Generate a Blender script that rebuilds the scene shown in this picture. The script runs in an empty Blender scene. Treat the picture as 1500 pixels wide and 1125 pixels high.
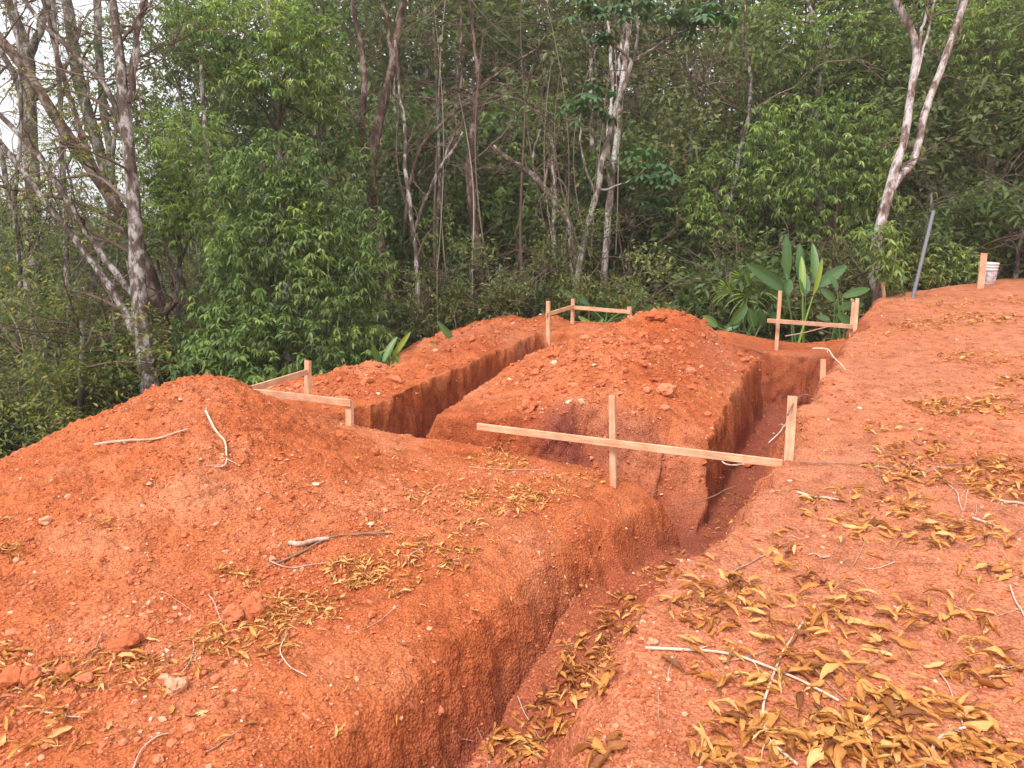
import bpy, math, random
import numpy as np

# ------------------------------------------------------------------ camera, world, sun, exposure
scene = bpy.context.scene
F = 1133.0                      # focal length in pixels of the 1500 px wide photograph
PITCH = math.radians(13.0)
CAM = np.array([0.0, 0.0, 1.6])

cam_data = bpy.data.cameras.new("camera")
cam_data.sensor_width = 36.0
cam_data.lens = F / 1500.0 * 36.0
cam_data.clip_end = 2000.0
cam_data.clip_start = 0.05
cam = bpy.data.objects.new("camera", cam_data)
scene.collection.objects.link(cam)
cam.location = CAM
cam.rotation_euler = (math.radians(90.0) - PITCH, 0.0, 0.0)
scene.camera = cam

SUN_EL, SUN_AZ = math.radians(54.0), math.radians(210.0)   # azimuth clockwise from +Y
world = bpy.data.worlds.new("World")
scene.world = world
world.use_nodes = True
wn, wl = world.node_tree.nodes, world.node_tree.links
wn.clear()
w_out = wn.new("ShaderNodeOutputWorld")
w_bg = wn.new("ShaderNodeBackground")
w_sky = wn.new("ShaderNodeTexSky")
w_sky.sky_type = 'NISHITA'
w_sky.sun_disc = False
w_sky.sun_elevation = SUN_EL
w_sky.sun_rotation = SUN_AZ
w_sky.dust_density = 4.0
w_sky.air_density = 1.0
w_hsv = wn.new("ShaderNodeHueSaturation")          # overcast: the blue is veiled by thin white cloud
w_hsv.inputs['Saturation'].default_value = 0.12
w_hsv.inputs['Value'].default_value = 1.15
wl.new(w_sky.outputs[0], w_hsv.inputs['Color'])
w_mix = wn.new("ShaderNodeMix"); w_mix.data_type = 'RGBA'    # an even bright cloud deck over most of it
w_mix.inputs[0].default_value = 0.6
w_mix.inputs[7].default_value = (6.2, 6.3, 6.5, 1)
wl.new(w_hsv.outputs[0], w_mix.inputs[6])
wl.new(w_mix.outputs[2], w_bg.inputs['Color'])
w_bg.inputs['Strength'].default_value = 0.15
wl.new(w_bg.outputs[0], w_out.inputs['Surface'])

sun_d = bpy.data.lights.new("sun", 'SUN')
sun_d.energy = 2.0
sun_d.angle = math.radians(20.0)
sun_d.color = (1.0, 0.95, 0.88)
sun = bpy.data.objects.new("sun", sun_d)
scene.collection.objects.link(sun)
sun.location = (0, 0, 30)
sun.rotation_euler = (math.radians(90.0) - SUN_EL, 0.0, -SUN_AZ + math.pi)

scene.view_settings.view_transform = 'Standard'
scene.view_settings.look = 'None'
scene.view_settings.exposure = 0.71
scene.view_settings.gamma = 1.0
scene.cycles.use_denoising = True
scene.cycles.max_bounces = 6
scene.cycles.diffuse_bounces = 3
scene.cycles.transmission_bounces = 4
scene.cycles.transparent_max_bounces = 6

rng = np.random.default_rng(7)
random.seed(7)

# ------------------------------------------------------------------ helpers
def ray(u, v):
    u = np.asarray(u, float); v = np.asarray(v, float)
    a = (u - 750.0) / F
    b = (562.5 - v) / F
    return np.stack([a, math.cos(PITCH) + b * math.sin(PITCH), -math.sin(PITCH) + b * math.cos(PITCH)], -1)

def at(u, v, d):                # point seen at pixel (u, v) at depth d metres
    return CAM + ray(u, v) * np.asarray(d, float)[..., None]

def _hash(ix, iy, iz=0, seed=0):
    h = (ix.astype(np.int64) * 374761393 + iy.astype(np.int64) * 668265263 + np.asarray(iz).astype(np.int64) * 2147483647 + seed * 974711) & 0xFFFFFFFF
    h = ((h ^ (h >> 13)) * 1274126177) & 0xFFFFFFFF
    h = ((h ^ (h >> 15)) * 2246822519) & 0xFFFFFFFF
    h = h ^ (h >> 16)
    return (h & 0xFFFFFF) / float(0xFFFFFF)

def noise2(x, y, seed=0):       # value noise, -1 .. 1
    fx, fy = np.floor(x), np.floor(y)
    tx, ty = x - fx, y - fy
    tx = tx * tx * tx * (tx * (tx * 6 - 15) + 10); ty = ty * ty * ty * (ty * (ty * 6 - 15) + 10)
    a = _hash(fx, fy, 0, seed); b = _hash(fx + 1, fy, 0, seed)
    c = _hash(fx, fy + 1, 0, seed); d = _hash(fx + 1, fy + 1, 0, seed)
    return (a + (b - a) * tx + (c - a) * ty + (a - b - c + d) * tx * ty) * 2 - 1

def noise3(p, seed=0):
    f = np.floor(p); t = p - f
    t = t * t * (3 - 2 * t)
    r = 0
    for dx in (0, 1):
        for dy in (0, 1):
            for dz in (0, 1):
                w = (t[:, 0] if dx else 1 - t[:, 0]) * (t[:, 1] if dy else 1 - t[:, 1]) * (t[:, 2] if dz else 1 - t[:, 2])
                r = r + w * _hash(f[:, 0] + dx, f[:, 1] + dy, f[:, 2] + dz, seed)
    return r * 2 - 1

def cell2(x, y, seed=0):        # distance to nearest feature point (lumps)
    fx, fy = np.floor(x), np.floor(y)
    best = np.full(x.shape, 9.0)
    for dx in (-1, 0, 1):
        for dy in (-1, 0, 1):
            gx, gy = fx + dx, fy + dy
            px = gx + _hash(gx, gy, 1, seed); py = gy + _hash(gx, gy, 2, seed)
            best = np.minimum(best, (px - x) ** 2 + (py - y) ** 2)
    return np.sqrt(best)

def unit(v): return v / np.maximum(np.linalg.norm(v, axis=-1, keepdims=True), 1e-9)

def sstep(a, b, x):
    t = np.clip((x - a) / (b - a), 0, 1)
    return t * t * (3 - 2 * t)

def mesh_from(name, verts, faces_flat, counts, mat=None, smooth=False, tint=None):
    """verts (N,3); faces_flat: flat loop vertex indices; counts: int or array of loops per face."""
    me = bpy.data.meshes.new(name)
    verts = np.ascontiguousarray(verts, np.float32)
    faces_flat = np.ascontiguousarray(faces_flat, np.int32).ravel()
    if np.isscalar(counts):
        counts = np.full(len(faces_flat) // counts, counts, np.int32)
    counts = np.asarray(counts, np.int32)
    me.vertices.add(len(verts)); me.vertices.foreach_set("co", verts.ravel())
    me.loops.add(len(faces_flat)); me.loops.foreach_set("vertex_index", faces_flat)
    starts = np.concatenate([[0], np.cumsum(counts)[:-1]]).astype(np.int32)
    me.polygons.add(len(counts)); me.polygons.foreach_set("loop_start", starts)
    me.polygons.foreach_set("loop_total", counts)
    me.polygons.foreach_set("use_smooth", np.full(len(counts), smooth, bool))
    if tint is not None:
        at_ = me.attributes.new("tint", 'FLOAT', 'POINT')
        at_.data.foreach_set("value", np.ascontiguousarray(tint, np.float32))
    me.update(calc_edges=True)
    me.validate()
    if mat is not None:
        me.materials.append(mat)
    return me

def link(name, me, parent=None, loc=(0, 0, 0), rot=(0, 0, 0), scale=(1, 1, 1)):
    o = bpy.data.objects.new(name, me)
    scene.collection.objects.link(o)
    o.location = loc; o.rotation_euler = rot; o.scale = scale
    if parent is not None:
        o.parent = parent
    return o

def tag(o, label=None, cat=None, group=None, kind=None):
    if label: o["label"] = label
    if cat: o["category"] = cat
    if group: o["group"] = group
    if kind: o["kind"] = kind
    return o

def empty(name, loc, label, cat, group=None):
    o = bpy.data.objects.new(name, None)
    scene.collection.objects.link(o)
    o.location = loc
    o.empty_display_size = 0.1
    return tag(o, label, cat, group)

def copy_thing(root):
    c = root.copy(); scene.collection.objects.link(c)
    for ch in root.children:
        k = ch.copy(); scene.collection.objects.link(k); k.parent = c
    return c

def tubes(P, R, sides=6, cap=True):
    """P (N,M,3) polylines, R (N,M) radii -> verts, flat quads."""
    N, M, _ = P.shape
    T = np.empty_like(P)
    T[:, 1:-1] = P[:, 2:] - P[:, :-2]
    T[:, 0] = P[:, 1] - P[:, 0]; T[:, -1] = P[:, -1] - P[:, -2]
    T /= np.maximum(np.linalg.norm(T, axis=-1, keepdims=True), 1e-9)
    mean = T.mean(1)
    ref = np.where(np.abs(mean[:, 2:3]) > 0.75, np.array([[1.0, 0, 0]]), np.array([[0, 0, 1.0]]))
    A = np.cross(T, np.repeat(ref[:, None], M, 1)); A /= np.maximum(np.linalg.norm(A, axis=-1, keepdims=True), 1e-9)
    B = np.cross(T, A)
    ang = np.arange(sides) * 2 * math.pi / sides
    V = P[:, :, None] + R[:, :, None, None] * (A[:, :, None] * np.cos(ang)[:, None] + B[:, :, None] * np.sin(ang)[:, None])
    idx = np.arange(N * M * sides).reshape(N, M, sides)
    q = np.stack([idx[:, :-1], np.roll(idx, -1, 2)[:, :-1], np.roll(idx, -1, 2)[:, 1:], idx[:, 1:]], -1)
    return V.reshape(-1, 3), q.reshape(-1)

def resample(pts, n):
    """Catmull-Rom through pts (k,d) -> n samples."""
    pts = np.asarray(pts, float)
    if len(pts) == 2:
        t = np.linspace(0, 1, n)[:, None]
        return pts[0] * (1 - t) + pts[1] * t
    ext = np.vstack([2 * pts[0] - pts[1], pts, 2 * pts[-1] - pts[-2]])
    seg = np.linspace(0, len(pts) - 1 - 1e-6, n)
    i = seg.astype(int); t = (seg - i)[:, None]
    p0, p1, p2, p3 = ext[i], ext[i + 1], ext[i + 2], ext[i + 3]
    return 0.5 * (2 * p1 + (p2 - p0) * t + (2 * p0 - 5 * p1 + 4 * p2 - p3) * t ** 2 + (3 * p1 - p0 - 3 * p2 + p3) * t ** 3)

class Acc:                      # collects shapes into one mesh
    def __init__(s): s.v = []; s.f = []; s.c = []; s.t = []; s.n = 0
    def add(s, v, f, c, tint=None):
        v = np.asarray(v, float); f = np.asarray(f).ravel()
        s.v.append(v); s.f.append(f + s.n)
        s.c.append(np.full(len(f) // c, c) if np.isscalar(c) else np.asarray(c))
        s.t.append(np.full(len(v), 0.5) if tint is None else np.asarray(tint)); s.n += len(v)
    def mesh(s, name, mat, smooth=False):
        return mesh_from(name, np.vstack(s.v), np.concatenate(s.f), np.concatenate(s.c), mat, smooth, np.concatenate(s.t))

# ------------------------------------------------------------------ materials
def new_mat(name):
    m = bpy.data.materials.new(name); m.use_nodes = True
    nt = m.node_tree; b = nt.nodes["Principled BSDF"]
    return m, nt, b

def ramp(nt, stops):
    r = nt.nodes.new("ShaderNodeValToRGB")
    e = r.color_ramp.elements
    while len(e) < len(stops): e.new(0.5)
    for k, (p, c) in enumerate(stops):
        e[k].position = p; e[k].color = (*c, 1)
    return r

def tex_noise(nt, scale, detail=4, rough=0.6, vec=None):
    n = nt.nodes.new("ShaderNodeTexNoise"); n.inputs['Scale'].default_value = scale
    n.inputs['Detail'].default_value = detail; n.inputs['Roughness'].default_value = rough
    if vec is not None: nt.links.new(vec, n.inputs['Vector'])
    return n

def mix_rgb(nt, fac, a, b, mode='MIX'):
    m = nt.nodes.new("ShaderNodeMix"); m.data_type = 'RGBA'; m.blend_type = mode
    for s, val in ((m.inputs[0], fac), (m.inputs[6], a), (m.inputs[7], b)):
        if hasattr(val, 'links'): nt.links.new(val, s)
        elif isinstance(val, (int, float)): s.default_value = val
        else: s.default_value = (*val, 1)
    return m.outputs[2]

def soil_material():
    m, nt, b = new_mat("red_soil")
    geo = nt.nodes.new("ShaderNodeNewGeometry"); pos = geo.outputs['Position']
    big = tex_noise(nt, 0.9, 4, 0.6, pos); mid = tex_noise(nt, 7.0, 5, 0.65, pos); fine = tex_noise(nt, 90.0, 3, 0.7, pos)
    r1 = ramp(nt, [(0.34, (0.39, 0.090, 0.028)), (0.50, (0.44, 0.120, 0.043)), (0.64, (0.49, 0.170, 0.080))])
    nt.links.new(big.outputs['Fac'], r1.inputs[0])
    r2 = ramp(nt, [(0.34, (0.70, 0.64, 0.62)), (0.50, (0.98, 0.98, 0.98)), (0.66, (1.14, 1.18, 1.22))])
    nt.links.new(mid.outputs['Fac'], r2.inputs[0])
    c = mix_rgb(nt, 1.0, r1.outputs[0], r2.outputs[0], 'MULTIPLY')
    du = nt.nodes.new("ShaderNodeAttribute"); du.attribute_name = "dust"     # trodden, sun-bleached topsoil of the terrace
    c = mix_rgb(nt, du.outputs['Fac'], c, mix_rgb(nt, 1.0, (0.475, 0.170, 0.088), r2.outputs[0], 'MULTIPLY'))
    li = nt.nodes.new("ShaderNodeAttribute"); li.attribute_name = "litter"   # brown humus and leaf mould off the pad
    c = mix_rgb(nt, li.outputs['Fac'], c, mix_rgb(nt, 1.0, (0.085, 0.055, 0.030), r2.outputs[0], 'MULTIPLY'))
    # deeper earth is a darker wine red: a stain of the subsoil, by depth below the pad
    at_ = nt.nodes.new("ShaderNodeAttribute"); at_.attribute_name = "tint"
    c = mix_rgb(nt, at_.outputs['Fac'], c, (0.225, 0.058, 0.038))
    r3 = ramp(nt, [(0.36, (0.62, 0.55, 0.52)), (0.5, (1.06, 1.06, 1.06)), (0.64, (1.35, 1.5, 1.65))])
    nt.links.new(fine.outputs['Fac'], r3.inputs[0])
    c = mix_rgb(nt, 0.9, c, r3.outputs[0], 'MULTIPLY')
    vor = nt.nodes.new("ShaderNodeTexVoronoi"); vor.inputs['Scale'].default_value = 70.0
    nt.links.new(pos, vor.inputs['Vector'])
    sp = ramp(nt, [(0.0, (1, 1, 1)), (0.10, (0, 0, 0))])
    sel = ramp(nt, [(0.80, (0, 0, 0)), (0.84, (1, 1, 1))])
    sep = nt.nodes.new("ShaderNodeSeparateColor"); nt.links.new(vor.outputs['Color'], sep.inputs[0])
    nt.links.new(sep.outputs[0], sel.inputs[0])
    nt.links.new(vor.outputs['Distance'], sp.inputs[0])
    sp.color_ramp.elements[1].position = 0.32
    f = nt.nodes.new("ShaderNodeMath"); f.operation = 'MULTIPLY'
    nt.links.new(sp.outputs[0], f.inputs[0]); nt.links.new(sel.outputs[0], f.inputs[1])
    f2 = nt.nodes.new("ShaderNodeMath"); f2.operation = 'MULTIPLY'; f2.inputs[1].default_value = 0.6
    nt.links.new(f.outputs[0], f2.inputs[0])
    c = mix_rgb(nt, f2.outputs[0], c, (0.62, 0.36, 0.22))
    nt.links.new(c, b.inputs['Base Color'])
    b.inputs['Roughness'].default_value = 0.95
    b.inputs['Specular IOR Level'].default_value = 0.15
    add = nt.nodes.new("ShaderNodeMath"); add.operation = 'ADD'
    nt.links.new(fine.outputs['Fac'], add.inputs[0]); nt.links.new(vor.outputs['Distance'], add.inputs[1])
    bump = nt.nodes.new("ShaderNodeBump"); bump.inputs['Strength'].default_value = 0.7; bump.inputs['Distance'].default_value = 0.012
    nt.links.new(add.outputs[0], bump.inputs['Height']); nt.links.new(bump.outputs[0], b.inputs['Normal'])
    return m

def tint_material(name, stops, rough=0.9, bump=0.0, bscale=60, transl=0.0, spec=0.2, rand=0.0):
    """colour from the per-piece 'tint' attribute through a ramp."""
    m, nt, b = new_mat(name)
    at_ = nt.nodes.new("ShaderNodeAttribute"); at_.attribute_name = "tint"
    src = at_.outputs['Fac']
    if rand:
        oi = nt.nodes.new("ShaderNodeObjectInfo")
        ma = nt.nodes.new("ShaderNodeMath"); ma.operation = 'MULTIPLY_ADD'
        ma.inputs[1].default_value = rand; nt.links.new(oi.outputs['Random'], ma.inputs[0]); nt.links.new(src, ma.inputs[2])
        mb = nt.nodes.new("ShaderNodeMath"); mb.operation = 'SUBTRACT'; mb.inputs[1].default_value = rand / 2
        nt.links.new(ma.outputs[0], mb.inputs[0]); src = mb.outputs[0]
    r = ramp(nt, stops); nt.links.new(src, r.inputs[0])
    col = r.outputs[0]
    geo = nt.nodes.new("ShaderNodeNewGeometry")
    n = tex_noise(nt, bscale, 4, 0.6, geo.outputs['Position'])
    if bump:
        rr = ramp(nt, [(0.3, (0.75, 0.72, 0.7)), (0.7, (1.2, 1.2, 1.2))]); nt.links.new(n.outputs['Fac'], rr.inputs[0])
        col = mix_rgb(nt, 0.8, col, rr.outputs[0], 'MULTIPLY')
        bp = nt.nodes.new("ShaderNodeBump"); bp.inputs['Strength'].default_value = bump; bp.inputs['Distance'].default_value = 0.006
        nt.links.new(n.outputs['Fac'], bp.inputs['Height']); nt.links.new(bp.outputs[0], b.inputs['Normal'])
    nt.links.new(col, b.inputs['Base Color'])
    b.inputs['Roughness'].default_value = rough; b.inputs['Specular IOR Level'].default_value = spec
    if transl:
        out = nt.nodes["Material Output"]
        tr = nt.nodes.new("ShaderNodeBsdfTranslucent")
        tc = mix_rgb(nt, 1.0, col, (1.3, 1.35, 0.7), 'MULTIPLY'); nt.links.new(tc, tr.inputs['Color'])
        mx = nt.nodes.new("ShaderNodeMixShader"); mx.inputs[0].default_value = transl
        nt.links.new(b.outputs[0], mx.inputs[1]); nt.links.new(tr.outputs[0], mx.inputs[2])
        nt.links.new(mx.outputs[0], out.inputs['Surface'])
    return m

def bark_material(name, dark, mid, pale, pale_amount=0.5, scale=9.0):
    m, nt, b = new_mat(name)
    geo = nt.nodes.new("ShaderNodeNewGeometry")
    mp = nt.nodes.new("ShaderNodeMapping"); mp.inputs['Scale'].default_value = (1, 1, 0.45)
    nt.links.new(geo.outputs['Position'], mp.inputs['Vector'])
    n1 = tex_noise(nt, scale, 5, 0.65, mp.outputs[0]); n2 = tex_noise(nt, scale * 4.5, 4, 0.7, mp.outputs[0])
    p = 0.62 - 0.25 * pale_amount
    r = ramp(nt, [(max(p - 0.22, 0.02), dark), (p - 0.05, mid), (p + 0.03, pale), (p + 0.3, tuple(min(1, 1.12 * x) for x in pale))])
    nt.links.new(n1.outputs['Fac'], r.inputs[0])
    r2 = ramp(nt, [(0.36, (0.45, 0.43, 0.42)), (0.52, (1, 1, 1)), (0.7, (1.12, 1.12, 1.12))])
    nt.links.new(n2.outputs['Fac'], r2.inputs[0])
    c = mix_rgb(nt, 0.9, r.outputs[0], r2.outputs[0], 'MULTIPLY')
    nt.links.new(c, b.inputs['Base Color'])
    b.inputs['Roughness'].default_value = 0.9; b.inputs['Specular IOR Level'].default_value = 0.15
    bp = nt.nodes.new("ShaderNodeBump"); bp.inputs['Strength'].default_value = 0.7; bp.inputs['Distance'].default_value = 0.02
    nt.links.new(n2.outputs['Fac'], bp.inputs['Height']); nt.links.new(bp.outputs[0], b.inputs['Normal'])
    return m

def wood_material():
    m, nt, b = new_mat("raw_timber")
    tc = nt.nodes.new("ShaderNodeTexCoord")
    mp = nt.nodes.new("ShaderNodeMapping"); mp.inputs['Scale'].default_value = (3.0, 60.0, 60.0)
    nt.links.new(tc.outputs['Object'], mp.inputs['Vector'])
    n = tex_noise(nt, 1.5, 5, 0.65, mp.outputs[0]); n2 = tex_noise(nt, 6.0, 4, 0.6, tc.outputs['Object'])
    r = ramp(nt, [(0.3, (0.52, 0.27, 0.16)), (0.5, (0.68, 0.42, 0.28)), (0.72, (0.78, 0.52, 0.38))])
    nt.links.new(n.outputs['Fac'], r.inputs[0])
    oi = nt.nodes.new("ShaderNodeObjectInfo")
    rr = ramp(nt, [(0.0, (0.86, 0.80, 0.78)), (1.0, (1.08, 1.04, 0.96))]); nt.links.new(oi.outputs['Random'], rr.inputs[0])
    c = mix_rgb(nt, 1.0, r.outputs[0], rr.outputs[0], 'MULTIPLY')
    st = ramp(nt, [(0.42, (0.72, 0.60, 0.55)), (0.6, (1, 1, 1))]); nt.links.new(n2.outputs['Fac'], st.inputs[0])
    c = mix_rgb(nt, 0.6, c, st.outputs[0], 'MULTIPLY')
    n3 = tex_noise(nt, 2.2, 6, 0.75, tc.outputs['Object']); cl = ramp(nt, [(0.50, (0, 0, 0)), (0.74, (0.75, 0.75, 0.75))])   # dried clay smears
    nt.links.new(n3.outputs['Fac'], cl.inputs[0]); c = mix_rgb(nt, cl.outputs[0], c, (0.46, 0.17, 0.085))
    nt.links.new(c, b.inputs['Base Color']); b.inputs['Roughness'].default_value = 0.8
    b.inputs['Specular IOR Level'].default_value = 0.2
    bp = nt.nodes.new("ShaderNodeBump"); bp.inputs['Strength'].default_value = 0.4; bp.inputs['Distance'].default_value = 0.003
    nt.links.new(n.outputs['Fac'], bp.inputs['Height']); nt.links.new(bp.outputs[0], b.inputs['Normal'])
    return m

def plain_material(name, col, rough=0.5, spec=0.4, var=0.15, scale=20):
    m, nt, b = new_mat(name)
    geo = nt.nodes.new("ShaderNodeNewGeometry"); n = tex_noise(nt, scale, 5, 0.65, geo.outputs['Position'])
    r = ramp(nt, [(0.3, tuple(x * (1 - var) for x in col)), (0.7, tuple(min(1, x * (1 + var)) for x in col))])
    nt.links.new(n.outputs['Fac'], r.inputs[0]); nt.links.new(r.outputs[0], b.inputs['Base Color'])
    b.inputs['Roughness'].default_value = rough; b.inputs['Specular IOR Level'].default_value = spec
    return m

M_SOIL = soil_material()
M_CLOD = tint_material("soil_crumb", [(0.0, (0.30, 0.075, 0.032)), (0.45, (0.50, 0.145, 0.062)), (0.85, (0.58, 0.215, 0.115)), (0.95, (0.62, 0.36, 0.23)), (1.0, (0.70, 0.52, 0.38))], 0.95, 0.8, 70, spec=0.12)
M_DRYLEAF = tint_material("dry_leaf", [(0.0, (0.20, 0.065, 0.022)), (0.3, (0.46, 0.180, 0.044)), (0.65, (0.64, 0.305, 0.082)), (0.93, (0.74, 0.43, 0.17)), (1.0, (0.68, 0.44, 0.14))], 0.6, 0.3, 120, transl=0.12, spec=0.35, rand=0.25)
M_TWIG = tint_material("dry_twig", [(0.0, (0.16, 0.085, 0.055)), (0.5, (0.42, 0.27, 0.19)), (1.0, (0.72, 0.62, 0.52))], 0.85, 0.4, 90, spec=0.2)
M_BRANCH = tint_material("branch_bark", [(0.0, (0.05, 0.035, 0.027)), (0.5, (0.15, 0.105, 0.08)), (1.0, (0.36, 0.29, 0.24))], 0.9, 0.3, 40, spec=0.15)
M_WOOD = wood_material()
M_PVC = plain_material("grey_plastic", (0.17, 0.175, 0.20), 0.45, 0.4, 0.12)
M_LEAF_BRIGHT = tint_material("leaf_bright", [(0.0, (0.0576, 0.087, 0.0264)), (0.5, (0.1439, 0.2274, 0.0597)), (1.0, (0.3216, 0.4122, 0.1015))], 0.5, 0, transl=0.38, spec=0.45, rand=0.25)
M_LEAF_DEEP = tint_material("leaf_deep", [(0.0, (0.0426, 0.0656, 0.0221)), (0.5, (0.1004, 0.1616, 0.0496)), (1.0, (0.1924, 0.2668, 0.0732))], 0.5, 0, transl=0.36, spec=0.45, rand=0.25)
M_LEAF_OLIVE = tint_material("leaf_olive", [(0.0, (0.0393, 0.055, 0.0157)), (0.5, (0.1078, 0.1463, 0.04)), (0.85, (0.2156, 0.231, 0.0616)), (1.0, (0.4004, 0.2926, 0.077))], 0.55, 0, transl=0.36, spec=0.35, rand=0.25)
M_LEAF_FOREST = tint_material("leaf_forest", [(0.0, (0.0489, 0.066, 0.0249)), (0.5, (0.1356, 0.1741, 0.063)), (0.9, (0.2473, 0.2813, 0.0957)), (1.0, (0.399, 0.3482, 0.1013))], 0.55, 0, transl=0.36, spec=0.4, rand=0.5)
M_PADDLE = tint_material("paddle_leaf", [(0.0, (0.05, 0.115, 0.038)), (0.5, (0.10, 0.20, 0.055)), (1.0, (0.30, 0.42, 0.07))], 0.4, 0, transl=0.25, spec=0.5)
M_BARK_MOTTLED = bark_material("bark_mottled", (0.06, 0.04, 0.032), (0.13, 0.095, 0.08), (0.38, 0.35, 0.33), 0.28)
M_BARK_RED = bark_material("bark_red", (0.045, 0.028, 0.022), (0.105, 0.062, 0.050), (0.24, 0.175, 0.15), 0.25, 7)
M_BARK_PALE = bark_material("bark_pale", (0.07, 0.045, 0.036), (0.22, 0.155, 0.135), (0.48, 0.43, 0.43), 0.42, 5.5)
M_BARK_GREY = bark_material("bark_grey", (0.05, 0.038, 0.03), (0.13, 0.105, 0.085), (0.30, 0.27, 0.24), 0.35)

# ------------------------------------------------------------------ terrain
AL = math.radians(22.5)
SA, CA = math.sin(AL), math.cos(AL)
def sr(x, y): return x * SA + y * CA, x * CA - y * SA           # along / across the trenches
def xy(s, r): return s * SA + r * CA, s * CA - r * SA

RL_S = [0, 1.5, 2.67, 3.8, 4.6, 5.3, 6.0, 9.5, 12]
RL_R = [-1.50, -1.38, -1.25, -1.10, -0.99, -0.86, -0.79, -0.73, -0.70]   # foot of the trench's left wall
RR_S = [0, 1.2, 2.0, 3.0, 4.0, 5.0, 6.3, 7.2, 8.1, 9.2, 10.0, 11.2, 12.7, 14]
RR_R = [-0.95, -0.76, -0.64, -0.54, -0.4, -0.27, -0.15, -0.04, 0.06, 0.2, 0.3, 0.4, 0.58, 0.7]   # terrace lip

def bump(S, R, s0, r0, ls, lr, h, rot=0.0, p=2.0):
    c, s = math.cos(rot), math.sin(rot)
    a = ((S - s0) * c + (R - r0) * s) / ls; b = (-(S - s0) * s + (R - r0) * c) / lr
    return h * np.exp(-(a * a + b * b) ** (p / 2))

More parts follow.
